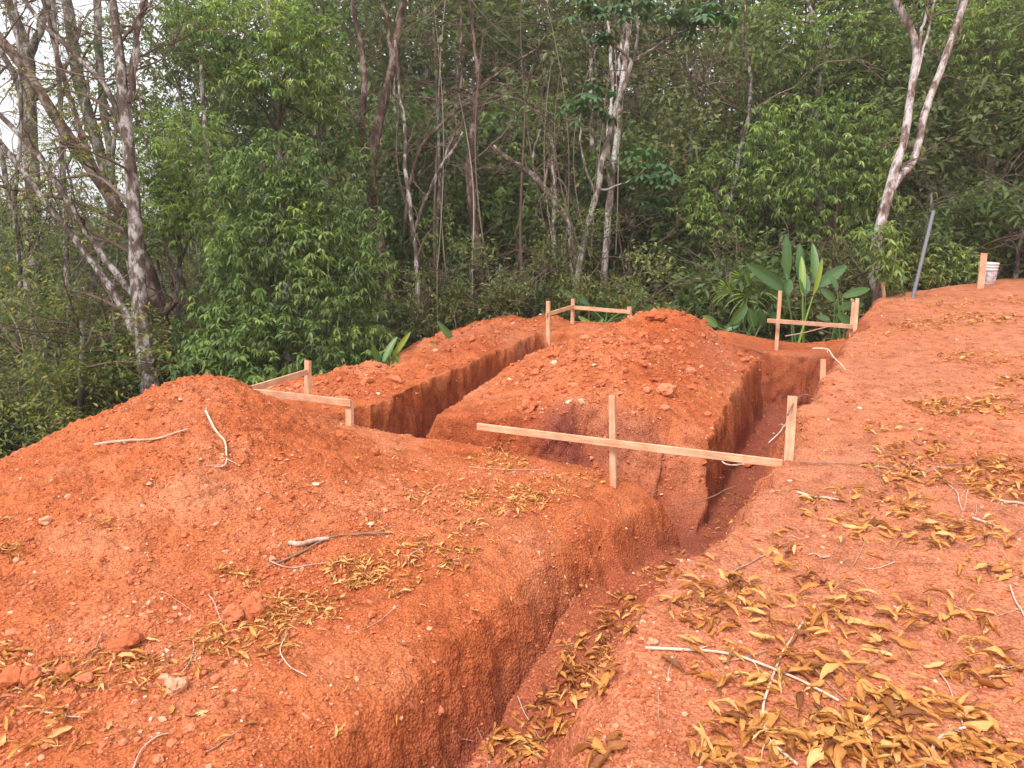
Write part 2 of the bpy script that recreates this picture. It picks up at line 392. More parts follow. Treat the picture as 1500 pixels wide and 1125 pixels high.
def H_parts(x, y):
    S, R = sr(x, y)
    w1 = 0.07 * noise2(x * 1.7, y * 1.7, 3) + 0.050 * noise2(x * 4.2, y * 4.2, 4) + 0.014 * noise2(x * 11, y * 11, 5)
    w2 = 0.06 * noise2(x * 2.1, y * 2.1, 13) + 0.045 * noise2(x * 5, y * 5, 14) + 0.014 * noise2(x * 13, y * 13, 15)
    # pad and spoil heaps
    pad = -0.21 + 0.025 * noise2(x * 0.9, y * 0.9, 21)
    near = bump(S, R, 4.2, -4.2, 0.72, 0.85, 0.50, 0.3) + bump(S, R, 3.0, -4.1, 1.5, 0.9, 0.17) + bump(S, R, 3.5, -3.2, 0.9, 0.75, 0.20, 0.2)
    near += bump(S, R, 3.7, -5.0, 0.5, 0.35, 0.10) + 0.05 * sstep(-2.2, -1.5, R) * sstep(5.2, 3.6, S)
    cen = bump(S, R, 7.9, -2.45, 1.25, 0.72, 0.33, -0.1) + bump(S, R, 9.45, -1.75, 0.75, 0.65, 0.52, 0.2) + bump(S, R, 7.4, -1.7, 1.2, 0.7, 0.24) + bump(S, R, 9.2, -2.3, 0.4, 0.35, 0.12)
    lef = 0.07 * (1 - 2 * np.minimum(cell2(x * 1.9, y * 1.9, 83), 0.7)) * sstep(-3.8, -4.1, R) + bump(S, R, 9.45, -4.35, 0.55, 0.34, 0.20) - bump(S, R, 7.8, -4.6, 1.2, 0.4, 0.07) + bump(S, R, 10.8, -3.3, 0.6, 0.5, 0.1)
    heap = near * sstep(5.6, 5.1, S) + (cen + lef) * sstep(5.4, 5.9, S)
    rough = np.clip(heap * 3.0 + 0.7 * sstep(-3.85, -4.1, R) * sstep(5.6, 6.2, S), 0, 1)
    padz = pad + heap
    # terrace
    ter = 0.017 * np.clip(y, -30, 16) - 0.03 + 0.03 * noise2(x * 0.6, y * 0.6, 31) + 0.018 * noise2(x * 1.8, y * 1.8, 32) + 0.03 * sstep(2, 8, x)
    rr = np.interp(S, RR_S, RR_R) + w2 * 1.2
    lipw = np.interp(S, [0, 3, 5, 7, 9, 13], [0.27, 0.27, 0.26, 0.34, 0.30, 0.3])
    # shoulder of the near block rolls over into the trench
    rl = np.interp(S, RL_S, RL_R) + w1 * 0.55
    d = rl - R                                            # >0 on the block
    sh = np.interp(S, [0, 3.4, 4.5, 5.2, 5.75, 6.5, 9], [0.28, 0.28, 0.32, 0.36, 0.20, 0.16, 0.12])
    padz = padz - sh * np.exp(-(np.clip(d, 0, None) / 0.42) ** 1.4)
    # trenches
    floor = np.interp(S, [0, 2, 3.2, 4.3, 5.0, 5.4, 7, 10.5], [-0.58, -0.59, -0.61, -0.64, -0.73, -0.92, -0.98, -1.02]) + 0.03 * noise2(x * 2.5, y * 2.5, 41) + 0.015 * noise2(x * 9, y * 9, 42)
    wallw = np.interp(S, [0, 4.5, 6], [0.28, 0.24, 0.09])
    left_in = sstep(-wallw, 0.0, R - rl)
    endS = 10.75 + w1
    main_in = left_in * sstep(endS + 0.05, endS - 0.05, S)
    s1, s2 = 5.22 + w1 * 0.6, 5.78 + w2 * 0.9
    soft = 0.10 + 0.48 * sstep(-2.6, -1.6, R) * (1 + 0.5 * noise2(x * 3, y * 3, 47))
    cross_in = sstep(s1 - 0.06, s1 + 0.02, S) * sstep(s2 + soft, s2 - 0.04, S) * sstep(-3.95, -3.8, R + 0.5 * w1)
    l1, l2 = -3.80 + w1 * 0.7, -3.20 + w2 * 0.8
    left_tr = sstep(l1 - 0.07, l1 + 0.02, R) * sstep(l2 + 0.06, l2 - 0.02, R) * sstep(5.16, 5.26, S + 0.5 * w2) * sstep(10.5, 10.3, S)
    far_tr = sstep(10.15, 10.25, S + 0.5 * w2) * sstep(endS + 0.05, endS - 0.05, S) * sstep(-1.9, -1.7, R)
    cut = np.maximum(np.maximum(main_in, cross_in), np.maximum(left_tr, far_tr))
    fl = np.where(R < -1.2, -0.80 + 0.03 * noise2(x * 3, y * 3, 44) + 0.05 * sstep(7, 10.3, S), floor)
    z = padz * (1 - cut) + np.minimum(fl, padz) * cut
    # right-hand bank up to the terrace
    bank = sstep(rr - lipw, rr + 0.10, R)
    bank = np.where(S > 10.75, sstep(rr - 0.30, rr + 0.15, R), bank)
    z = z * (1 - bank) + ter * bank
    z = z + 4 * bank * (1 - bank) * (0.11 * noise2(x * 2.6, y * 2.6, 45) + 0.08 * noise2(x * 6.5, y * 6.5, 46)) * sstep(2.5, 5, S)
    # fall away to the forest floor
    out_l = np.interp(S, [0, 5.8, 7.3, 8.3, 8.9, 9.5, 12], [-5.15, -5.05, -4.78, -4.50, -4.62, -4.78, -4.78]) - R + 0.6 * 0.25 * noise2(x * 0.8, y * 0.8, 51)
    out_f = S - np.where(R > 0.3, 12.6 + 1.75 * np.clip(R - 0.59, 0, None), 11.5 + 0.6 * sstep(-0.3, 0.3, R)) + 0.2 * noise2(x * 0.9, y * 0.9, 52)
    out_f = out_f / np.where(R > 0.59, 2.0, 1.0)
    out = np.maximum(out_l, out_f)
    o = np.clip(out, 0, None)
    drop = np.where(o < 0.8, 0.35 * o * o, 0.224 + 0.56 * (o - 0.8))
    drop = 3.4 * (1 - np.exp(-drop / 3.4)) + 0.04 * np.clip(o - 6, 0, 50) + (0.25 * noise2(x * 0.25, y * 0.25, 61)) * sstep(1, 5, o)
    z = z - drop
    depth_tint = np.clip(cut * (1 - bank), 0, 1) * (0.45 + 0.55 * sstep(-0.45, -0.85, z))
    return z, rough, cut, bank, o, depth_tint, S, R

def H_full(x, y):
    x = np.asarray(x, float); y = np.asarray(y, float)
    z, rough, cut, bank, o, dt, S, R = H_parts(x, y)
    n = 0.012 * noise2(x * 4.3, y * 4.3, 71) + 0.008 * noise2(x * 11, y * 11, 72) + 0.0045 * noise2(x * 27, y * 27, 73) + 0.0028 * noise2(x * 62, y * 62, 74)
    lump = (0.5 - cell2(x * 9 + 0.6 * noise2(x * 20, y * 20, 84), y * 9, 81)) * 0.050 + (0.5 - cell2(x * 21 + 0.6 * noise2(x * 50, y * 50, 85), y * 21, 82)) * 0.028
    n = n * (0.75 + 0.8 * rough) + lump * (0.16 + 0.84 * rough) * np.where(bank > 0.5, 0.25, 1.0)
    n = n + 0.010 * np.abs(noise2(x * 3.0 + 5, y * 1.1, 75)) * bank
    return z + n * np.where(o > 3, 0.5, 1.0)

def build_ground():
    thd = np.radians(np.linspace(-40, 40, 930))
    thl = np.radians(np.linspace(-180, -40, 90, endpoint=False)); thr = np.radians(np.linspace(40, 180, 91))[1:-1]
    th = np.concatenate([thl, thd, thr])
    r1 = np.geomspace(0.08, 1.25, 26, endpoint=False)
    r2 = np.geomspace(1.25, 15.0, 900, endpoint=False)
    r3 = np.geomspace(15.0, 600.0, 90)
    r = np.concatenate([r1, r2, r3])
    TH, RR = np.meshgrid(th, r)
    # give the steep cut faces their own rows: spread the rows of every column by the height they cover
    lo, hi = len(r1), len(r1) + len(r2)
    rr_ = RR[lo:hi]; zz = H_parts((rr_ * np.sin(TH[lo:hi])).ravel(), (rr_ * np.cos(TH[lo:hi])).ravel())[0].reshape(rr_.shape)
    wgt = 1.0 + np.minimum(np.abs(np.diff(zz, axis=0)) / (rr_[1:] * 0.0022), 7.0)
    cum = np.vstack([np.zeros((1, len(th))), np.cumsum(wgt, axis=0)])
    cum /= cum[-1:]
    kk = np.hanning(93)[1:-1]; kk /= kk.sum()
    cum = np.apply_along_axis(lambda a: np.convolve(np.pad(a, 45, mode='edge'), kk, 'valid'), 1, cum)
    cum /= cum[-1:]
    nrow = 1250; un = np.linspace(0, 1, nrow); new = np.empty((nrow, len(th)))
    lr = np.log(r2)
    for j in range(len(th)): new[:, j] = np.exp(np.interp(un, cum[:, j], lr))
    RR = np.vstack([RR[:lo], new, RR[hi:]]); TH = np.repeat(th[None], len(RR), 0)
    X, Y = RR * np.sin(TH), RR * np.cos(TH)
    x, y = X.ravel(), Y.ravel()
    z = H_full(x, y)
    _, rough, cut, bank, o, dt, S, R = H_parts(x, y)
    nr, nt_ = X.shape
    V = np.stack([x, y, z], -1).reshape(nr, nt_, 3)
    # rough, picked faces on the steep walls: push out along the normal
    dr = np.gradient(V, axis=0); dth = np.gradient(V, axis=1)
    Nn = np.cross(dth, dr); Nn /= np.maximum(np.linalg.norm(Nn, axis=-1, keepdims=True), 1e-12)
    Nn *= np.sign(Nn[..., 2:3] + 1e-12)
    steep = sstep(0.35, 0.85, 1 - Nn[..., 2]).ravel()
    msk = (steep > 0.01) & (o < 1) & (np.hypot(x, y) < 16)
    P = V.reshape(-1, 3)[msk]
    q = P * np.array([1, 1, 0.6])
    dsp = 0.034 * noise3(q * 7, 1) + 0.022 * noise3(q * 18, 2) + 0.012 * noise3(q * 42, 3) + 0.006 * noise3(q * 90, 4)
    V2 = V.reshape(-1, 3).copy()
    V2[msk] += Nn.reshape(-1, 3)[msk] * (dsp * steep[msk] * (0.6 + 0.4 * sstep(3.5, 6.0, y[msk])))[:, None]
    idx = np.arange(nr * nt_).reshape(nr, nt_)
    nxt = np.roll(idx, -1, 1)
    q = np.stack([idx[:-1], nxt[:-1], nxt[1:], idx[1:]], -1)[..., ::-1].reshape(-1, 4)
    centre = len(V2)
    V2 = np.vstack([V2, [[0, 0, float(H_full(np.array([0.0]), np.array([0.0]))[0])]]])
    tri = np.stack([np.full(nt_, centre), nxt[0], idx[0]], -1)
    flat = np.concatenate([q.ravel(), tri.ravel()])
    counts = np.concatenate([np.full(len(q), 4), np.full(len(tri), 3)])
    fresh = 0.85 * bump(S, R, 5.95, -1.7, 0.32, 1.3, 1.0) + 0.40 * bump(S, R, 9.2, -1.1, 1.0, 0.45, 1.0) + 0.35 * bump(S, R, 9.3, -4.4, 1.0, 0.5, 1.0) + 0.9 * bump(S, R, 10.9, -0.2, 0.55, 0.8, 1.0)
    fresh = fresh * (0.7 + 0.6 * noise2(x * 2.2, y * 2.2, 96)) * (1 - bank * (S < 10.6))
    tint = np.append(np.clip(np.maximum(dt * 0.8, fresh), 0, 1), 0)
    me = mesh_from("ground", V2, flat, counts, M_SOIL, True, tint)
    dust = me.attributes.new("dust", 'FLOAT', 'POINT')
    dv = np.append(np.clip(bank * (0.75 + 0.3 * noise2(x * 1.3, y * 1.3, 95)) * (o < 1), 0, 1), 0.8)
    lit = me.attributes.new("litter", 'FLOAT', 'POINT')
    lit.data.foreach_set("value", np.append(sstep(0.9, 1.8, o + 0.5 * noise2(x * 1.1, y * 1.1, 97)), 0).astype(np.float32))
    dust.data.foreach_set("value", dv.astype(np.float32))
    g = link("ground", me); tag(g, kind="structure")
    g["label"] = "red earth pad and terrace cut by foundation trenches"
    return g
ground = build_ground()

_GX, _GY = np.arange(-10, 18, 0.03), np.arange(0.2, 24, 0.03)
_GZ = H_parts(*[q.ravel() for q in np.meshgrid(_GX, _GY)])[0].reshape(len(_GY), len(_GX))
def H_grid(x, y):               # the same ground from a baked grid, for quick ray tests
    i = np.clip((x + 10) / 0.03, 0, len(_GX) - 1.001); j = np.clip((y - 0.2) / 0.03, 0, len(_GY) - 1.001)
    i0 = i.astype(int); j0 = j.astype(int); a = i - i0; b = j - j0
    return (_GZ[j0, i0] * (1 - a) + _GZ[j0, i0 + 1] * a) * (1 - b) + (_GZ[j0 + 1, i0] * (1 - a) + _GZ[j0 + 1, i0 + 1] * a) * b

def hit(u, v, n=420):           # where the ray through a pixel meets the ground
    u = np.atleast_1d(np.asarray(u, float)); v = np.atleast_1d(np.asarray(v, float))
    d = ray(u, v)
    ts = np.geomspace(1.2, 22, n)
    p = CAM + d[:, None] * ts[None, :, None]
    below = p[..., 2] < H_grid(p[..., 0], p[..., 1])
    ok = below.any(1); k = below.argmax(1)
    t = 0.5 * (ts[k] + ts[np.maximum(k - 1, 0)])
    p = CAM + d * t[:, None]
    if ok.any(): p[ok, 2] = H_full(p[ok, 0], p[ok, 1])
    return p, ok

# ------------------------------------------------------------------ timber: batter boards and stakes
def plank(p0, p1, face_dir, width, thick):
    """box from p0 to p1; 'width' measured across face_dir x axis, bevelled edges; returns verts, faces in an object whose X runs along it"""
    L = float(np.linalg.norm(np.asarray(p1) - np.asarray(p0)))
    bv = min(width, thick) * 0.08
    ys, zs = thick / 2, width / 2
    prof = [(-ys + bv, -zs), (ys - bv, -zs), (ys, -zs + bv), (ys, zs - bv), (ys - bv, zs), (-ys + bv, zs), (-ys, zs - bv), (-ys, -zs + bv)]
    n = 7
    V = []
    wob = (rng.random() - 0.5) * 0.012 * L
    for k in range(n):
        t = k / (n - 1); off = wob * math.sin(math.pi * t)
        for (a, b) in prof: V.append((t * L, a + off, b + off * 0.4))
    Fq, C = [], []
    for k in range(n - 1):
        for j in range(8):
            Fq += [k * 8 + j, k * 8 + (j + 1) % 8, (k + 1) * 8 + (j + 1) % 8, (k + 1) * 8 + j]; C.append(4)
    Fq += list(range(7, -1, -1)); C.append(8)
    Fq += list(range((n - 1) * 8, n * 8)); C.append(8)
    return np.array(V), Fq, C

from mathutils import Matrix, Vector
def put_plank(name, p0, p1, facing, width, thick, parent):
    """local X along the plank, local Y towards 'facing' (thin direction)"""
    v, f, c = plank(p0, p1, facing, width, thick)
    me = mesh_from(name, v, f, c, M_WOOD)
    x = Vector(np.asarray(p1) - np.asarray(p0)).normalized()
    y = Vector(facing); y = (y - x * y.dot(x)).normalized(); z = x.cross(y)
    m = Matrix((x, y, z)).transposed().to_4x4(); m.translation = Vector(p0)
    o = link(name, me)
    if parent is not None:
        o.parent = parent
        m = Matrix.Translation(-Vector(parent.location)) @ m
    o.matrix_local = m
    return o

EX = np.array([CA, -SA, 0.0]); ES = np.array([SA, CA, 0.0])       # across and along the trenches
def stake_at(u, v_base, v_top, d, u_top=None, width=0.045, thick=0.022, facing=-ES, parent=None, name="stake"):
    top = at(u if u_top is None else u_top, v_top, d)
    base = at(u, v_base, d)
    zb = float(H_full(np.array([base[0]]), np.array([base[1]]))[0])
    base[2] = min(zb, base[2]) - 0.06
    return put_plank(name, base, top, facing, width, thick, parent)

# board across the near trench
r1 = empty("batter_board", at(898, 685, 5.35), "long sloping batter board spanning the trench in the middle on thin stakes", "batter board", "batter boards at the trench corners")
put_plank("board", at(699.5, 624.5, 5.78), at(1146, 679, 4.86), -ES, 0.050, 0.022, r1)
stake_at(900, 686, 579, 5.40, 897, 0.045, 0.045, -ES, r1)
stake_at(1156, 668, 580, 4.93, 1161, 0.058, 0.022, -ES, r1)
# left corner by the near mound
r2 = empty("batter_board", at(360, 590, 6.55), "corner batter board of two rails meeting in a V beside the left mound", "batter board", "batter boards at the trench corners")
put_plank("board", at(357, 573, 6.52), at(514, 590.5, 6.10), -ES, 0.056, 0.022, r2)
put_plank("board", at(366, 570, 6.60), at(449, 545, 7.26), -EX, 0.052, 0.022, r2)
stake_at(511.5, 632, 587, 6.16, 512.5, 0.054, 0.045, -ES, r2)
stake_at(450, 584, 528, 7.30, 451, 0.052, 0.045, -ES, r2)
stake_at(365, 600, 566, 6.58, 364, 0.06, 0.045, -ES, r2)
# far left corner
r3 = empty("batter_board", at(838, 490, 11.8), "far corner batter board with three stakes behind the central earth heap", "batter board", "batter boards at the trench corners")
put_plank("board", at(800, 461, 11.15), at(841, 448.5, 11.75), EX, 0.058, 0.022, r3)
put_plank("board", at(836, 450, 11.78), at(923, 457, 11.35), -ES, 0.055, 0.022, r3)
stake_at(803.5, 497, 441, 11.2, 803, 0.055, 0.045, -ES, r3)
stake_at(838, 488, 438, 11.82, 839.5, 0.052, 0.045, -ES, r3)
stake_at(923, 480, 449, 11.4, 922, 0.062, 0.045, -ES, r3)
# far end of the main trench
r4 = empty("batter_board", at(1140, 505, 10.6), "batter board with a tall leaning stake in front of the paddle-leaved plants", "batter board", "batter boards at the trench corners")
put_plank("board", at(1124, 469.5, 10.55), at(1250, 478.5, 10.0), -ES, 0.055, 0.022, r4)
stake_at(1137.5, 508, 426, 10.62, 1143, 0.05, 0.03, -ES, r4)
stake_at(1247, 486, 442, 10.06, 1250.5, 0.046, 0.022, -ES, r4)
stake_at(1252, 490, 437, 9.98, 1256, 0.046, 0.022, -ES, r4)
for (u, vb, vt, d, ut, w, lab) in ((1207, 562, 526, 7.3, 1205.5, 0.048, "short wooden stake on the trench bank among dry rootlets"),
                                   (1437, 416, 371, 13.0, 1441.5, 0.115, "wide flat wooden stake standing in front of the white bucket"),
                                   (1296, 436, 413, 12.2, 1293, 0.05, "small stick stake beside the grey trunk at the terrace edge")):
    o = stake_at(u, vb, vt, d, ut, w, 0.025, np.array([0.1, -1, 0]), None, "wooden_stake")
    tag(o, lab, "stake")

# ------------------------------------------------------------------ grey pipe, bucket
def tube_obj(name, pts, radii, mat, sides=10, n=24, parent=None, tint=0.5, wob=0.0):
    pts = np.asarray(pts, float)
    P = resample(pts, n); R = np.interp(np.linspace(0, 1, n), np.linspace(0, 1, len(radii)), radii)
    if wob: P = P + rng.normal(0, wob, P.shape)
    v, f = tubes(P[None], R[None], sides)
    a = Acc(); a.add(v, f, 4, np.full(len(v), tint))
    a.add(v[:sides], list(range(sides)), np.array([sides]), np.full(sides, tint))
    a.add(v[-sides:], list(range(sides))[::-1], np.array([sides]), np.full(sides, tint))
    return link(name, a.mesh(name, mat, True), parent)

pb = at(1337, 428, 11.9); pb[2] -= 0.15
pt = at(1367.5, 309, 11.9)
ax = pt - pb; Lp = np.linalg.norm(ax)
prof_r = [0.0275, 0.0275, 0.0225, 0.0225]
Pp = np.stack([pb, pb + ax * 0.25, pb + ax * 0.5, pb + ax * 0.75, pt, pt, pt - ax * 0.25]); Rp = np.array([0.027, 0.027, 0.027, 0.027, 0.027, 0.0225, 0.0225])
vv, ff = tubes(np.vstack([Pp[:5]])[None], Rp[:5][None], 20)
vi, fi = tubes(np.stack([pt - ax * 0.4, pt - ax * 0.1, pt])[None], np.array([[0.0225, 0.0225, 0.0225]]), 20)
acc = Acc(); acc.add(vv, ff, 4); acc.add(vi, np.asarray(fi).reshape(-1, 4)[:, ::-1], 4)
rim = np.vstack([vv[-20:], vi[-20:]]); k20 = np.arange(20)
acc.add(rim, np.stack([k20, (k20 + 1) % 20, 20 + (k20 + 1) % 20, 20 + k20], -1), 4)
pipe = link("grey_pipe", acc.mesh("grey_pipe", M_PVC, True))
tag(pipe, "long grey plastic pipe leaning in the soil at the terrace edge", "pipe")

M_PAIL = plain_material("white_plastic", (0.62, 0.58, 0.56), 0.45, 0.4, 0.10, 12)
M_PRINT, _nt, _b = new_mat("worn_print")
_tc = _nt.nodes.new("ShaderNodeTexCoord"); _n = tex_noise(_nt, 16, 3, 0.6, _tc.outputs['Object'])
_r = ramp(_nt, [(0.40, (0.62, 0.52, 0.50)), (0.50, (0.60, 0.40, 0.38)), (0.57, (0.30, 0.38, 0.46)), (0.66, (0.16, 0.20, 0.26))])
_nt.links.new(_n.outputs['Fac'], _r.inputs[0]); _nt.links.new(_r.outputs[0], _b.inputs['Base Color']); _b.inputs['Roughness'].default_value = 0.6
def lathe(profile, seg=40, a0=0.0, a1=2 * math.pi):
    full = abs(a1 - a0 - 2 * math.pi) < 1e-6
    ang = np.linspace(a0, a1, seg, endpoint=not full)
    p = np.asarray(profile)
    V = np.stack([p[:, 0:1] * np.cos(ang), p[:, 0:1] * np.sin(ang), np.repeat(p[:, 1:2], seg, 1)], -1)
    idx = np.arange(len(p) * seg).reshape(len(p), seg)
    if full: nx = np.roll(idx, -1, 1); q = np.stack([idx[:-1], nx[:-1], nx[1:], idx[1:]], -1)
    else: q = np.stack([idx[:-1, :-1], idx[:-1, 1:], idx[1:, 1:], idx[1:, :-1]], -1)
    return V.reshape(-1, 3), q.reshape(-1)
bp, _ok = hit([1451], [409.5])
bpos = at(1445.5, 409, 13.6)
bpos[2] = float(H_full(bpos[0:1], bpos[1:2])[0]) - 0.01
bk = empty("bucket", bpos, "white plastic bucket with worn print behind the wide stake", "bucket")
sc_ = 1.02
prof = [(0.0, 0.005), (0.120, 0.0), (0.130, 0.01), (0.141, 0.24), (0.150, 0.245), (0.150, 0.262), (0.143, 0.265), (0.145, 0.29), (0.154, 0.295), (0.154, 0.312), (0.147, 0.316), (0.149, 0.335), (0.158, 0.34), (0.158, 0.365), (0.150, 0.37), (0.143, 0.365), (0.128, 0.02), (0.0, 0.015)]
v, f = lathe(np.array(prof) * sc_); link("pail_body", mesh_from("pail_body", v, f, 4, M_PAIL, True), bk)
v, f = lathe(np.array([(0.1345, 0.07), (0.1425, 0.225)]) * sc_ + np.array([0.002, 0]), 24, -2.6, -0.5); link("printed_label", mesh_from("printed_label", v, f, 4, M_PRINT, True), bk)
a = np.linspace(0, math.pi, 16)
hp = np.stack([0.16 * np.cos(a) * sc_, -0.10 * np.sin(a) - 0.08, 0.27 - 0.12 * np.sin(a)], -1); hp[:, 1] = -0.165 * np.sin(a)
v, f = tubes(hp[None], np.full((1, 16), 0.0028), 6); link("handle", mesh_from("handle", v, f, 4, M_PVC, True), bk)

# ------------------------------------------------------------------ sticks and twigs lying about
def stick(path, r0, r1, label, tint=0.8, lift=0.006, n=22, cat="stick", group=None, name="fallen_stick", arch=0.0, sides=7, free=None):
    path = np.asarray(path, float)
    q = resample(path, max(len(path), 4))
    if free:                    # hangs clear of the soil, held at its foot
        p = resample(at(q[:, 0], q[:, 1], np.linspace(free[0], free[1], len(q))), n)
    else:
        p, ok = hit(q[:, 0], q[:, 1])
        p = p[ok]
        if len(p) < 3: return None
        p = resample(p, n)
    need = H_full(p[:, 0], p[:, 1]) - p[:, 2]
    w = max(3, n // 3) | 1
    need = np.convolve(np.pad(np.maximum(need, 0), w // 2, mode='edge'), np.ones(w) / w, 'valid')
    p[:, 2] += need + lift + max(r0, r1) * 0.6 + arch * np.sin(np.linspace(0, math.pi, len(p)))
    wob = np.stack([np.interp(np.linspace(0, 1, n), np.linspace(0, 1, 6), rng.normal(0, 1, 6)) for _ in range(3)], -1)
    p += wob * np.array([1, 1, 0.5]) * 0.010 * np.linalg.norm(p[-1] - p[0])
    r0, r1, tint = r0 * 0.68, r1 * 0.68, tint * 0.80
    base = p[0].copy()
    R = np.linspace(r0, r1, len(p)) * (1 + 0.06 * rng.standard_normal(len(p)))
    v, f = tubes((p - base)[None], R[None], sides)
    a = Acc(); tt = np.full(len(v), tint) + np.repeat(rng.normal(0, 0.06, len(p)), sides)
    a.add(v, f, 4, tt)
    a.add(v[:sides], list(range(sides)), np.array([sides]), tt[:sides]); a.add(v[-sides:], list(range(sides))[::-1], np.array([sides]), tt[-sides:])
    if n >= 22 and cat == "stick":
        Ls = np.linalg.norm(p[-1] - p[0])
        for _ in range(rng.integers(1, 4)):
            i = rng.integers(4, n - 3); dq = unit(p[min(i + 3, n - 1)] - p[i]); sd = np.array([-dq[1], dq[0], 0]) * rng.choice([-1, 1])
            e = p[i] + (dq * 0.7 + sd * rng.uniform(0.4, 0.9)) * Ls * rng.uniform(0.06, 0.20)
            if not free: e[2] = max(e[2], H_full(e[0:1], e[1:2])[0] + 0.006)
            v2, f2 = tubes((resample(np.array([p[i], (p[i] + e) / 2 + rng.normal(0, 0.008, 3), e]), 7) - base)[None], np.linspace(R[i] * 0.6, 0.0012, 7)[None], 5)
            a.add(v2, f2, 4, np.full(len(v2), tint))
    o = link(name, a.mesh(name, M_TWIG, True), None, base)
    return tag(o, label, cat, group)

stick([(144, 656), (185, 648), (235, 641), (277, 632)], 0.017, 0.007, "grey weathered stick lying nearly level on the left mound", 0.75)
stick([(301, 613), (318, 635), (332, 662), (331, 680), (316, 694)], 0.012, 0.005, "pale curved stick hooked at its lower end on the mound", 0.98)
stick([(393, 829), (440, 815), (490, 793), (530, 787), (577, 785)], 0.008, 0.006, "long dark twig lying over the grey bark piece", 0.30)
stick([(396, 828), (440, 834), (492, 826)], 0.007, 0.004, "thin grey twig lying below the grey bark piece", 0.62)
stick([(424, 804), (450, 801), (481, 796)], 0.020, 0.015, "stout grey piece of bark on the mound's foot", 0.78, sides=10, cat="bark piece", name="bark_piece")
stick([(421, 933), (412, 953), (420, 977), (449, 996)], 0.006, 0.003, "small white C-shaped twig on the near earth block", 1.0)
stick([(284, 941), (281, 965), (262, 997)], 0.004, 0.003, "thin pale stalk above the pale stone", 0.9)
stick([(196, 1124), (215, 1095), (248, 1074)], 0.005, 0.003, "thin pale twig rising from the bottom edge of the picture", 0.85)
stick([(300, 1105), (330, 1088), (352, 1070)], 0.004, 0.003, "short brown twig near the bottom of the earth block", 0.55)
stick([(304, 871), (316, 893), (326, 916)], 0.0035, 0.003, "thin curved twig beside the pair of round clods", 0.85)
stick([(590, 832), (605, 815), (622, 802)], 0.005, 0.004, "straight straw-coloured twig beside the yellow leaf tuft", 0.9)
stick([(512, 790), (540, 786), (588, 770)], 0.004, 0.003, "fine forked brown twig end on the mound's foot", 0.5)
stick([(60, 1042), (85, 1054), (118, 1055)], 0.005, 0.003, "curved pale twig near the lower left corner", 0.85)
stick([(945, 955), (1010, 956), (1080, 966), (1150, 992), (1235, 1036)], 0.009, 0.006, "long straight white stick across the leaf-strewn terrace", 1.0)
stick([(1170, 915), (1150, 955), (1128, 1010), (1117, 1050), (1128, 1085), (1168, 1127)], 0.006, 0.007, "long white vine stem bending down to the bottom edge", 1.0)
stick([(1266, 1043), (1274, 1075), (1276, 1108)], 0.006, 0.004, "short white twig among the thickest leaves", 0.95)
stick([(1355, 1127), (1368, 1098), (1385, 1085), (1412, 1076)], 0.008, 0.007, "pale hooked stick at the bottom edge right of the vine", 0.97)
stick([(1378, 990), (1396, 1030), (1409, 1074)], 0.004, 0.004, "thin grey twig reaching the pale hooked stick", 0.75)
stick([(1068, 852), (1078, 838), (1100, 825), (1127, 811)], 0.006, 0.004, "bent brown twig above the leaf cluster near the trench lip", 0.6)
stick([(1060, 975), (1095, 966), (1125, 955)], 0.005, 0.003, "short brown twig crossing the long white stick", 0.55)
stick([(1195, 982), (1260, 1045), (1330, 1035)], 0.004, 0.003, "thin brown twig lying through the leaf heap", 0.5)
stick([(1184, 815), (1215, 815)], 0.006, 0.005, "short grey twig on bare terrace soil", 0.75)
stick([(1168, 726), (1200, 734), (1228, 738)], 0.010, 0.006, "pale splintered stick below the dark husk", 0.95)
stick([(1425, 762), (1445, 770), (1462, 776)], 0.010, 0.008, "pale broken stick near the right edge leaves", 0.9)
stick([(1463, 736), (1500, 742)], 0.010, 0.010, "grey thick stick running out at the right edge", 0.8)
stick([(1370, 690), (1395, 720), (1412, 750)], 0.006, 0.004, "thin pale twig crossing the upper leaf drift", 0.85)
stick([(1330, 705), (1400, 683), (1500, 690)], 0.005, 0.004, "long thin brown twig through the upper leaf drift", 0.45)
stick([(1170, 677), (1230, 682), (1300, 684), (1340, 683)], 0.006, 0.004, "dark root-like twig trailing from the board end", 0.3)
stick([(1191, 513), (1208, 527), (1222, 541), (1237, 551)], 0.012, 0.007, "pale bare branch leaning over the short stake on the bank", 1.0, arch=0.10, free=(7.3, 7.1))
stick([(1154, 610), (1162, 603), (1176, 590), (1190, 584)], 0.009, 0.005, "dark curved root beside the trench-side stake", 0.15, arch=0.05, free=(4.85, 5.1))
stick([(1150, 498), (1190, 491), (1235, 479)], 0.014, 0.012, "straight grey pole lying on the ground behind the far board", 0.62, lift=0.05, free=(10.9, 10.6))
stick([(1056, 702), (1066, 707), (1088, 706)], 0.008, 0.006, "short white root sticking out over the trench", 1.0, lift=0.12, free=(5.2, 5.1))
stick([(1008, 748), (1040, 738), (1076, 722)], 0.006, 0.004, "thin grey stick leaning across the trench bottom", 0.6, lift=0.05, free=(5.7, 5.2))
stick([(664, 1084), (680, 1090), (693, 1097)], 0.004, 0.003, "thin twig poking from the near trench wall", 0.6, lift=0.03)
stick([(758, 1020), (775, 1060), (800, 1090)], 0.004, 0.002, "thin pale root hair in the near trench bottom", 0.8)
stick([(1125, 660), (1145, 640), (1150, 632)], 0.006, 0.004, "pale split root on the trench bank by the stake", 0.9, lift=0.05, free=(5.0, 5.2))
stick([(686, 684), (735, 690), (795, 690)], 0.0035, 0.003, "thin straight straw on the near block's far rim", 0.9)
stick([(1448, 1000), (1470, 985), (1490, 975)], 0.004, 0.003, "fine twig near the right edge of the terrace", 0.6)
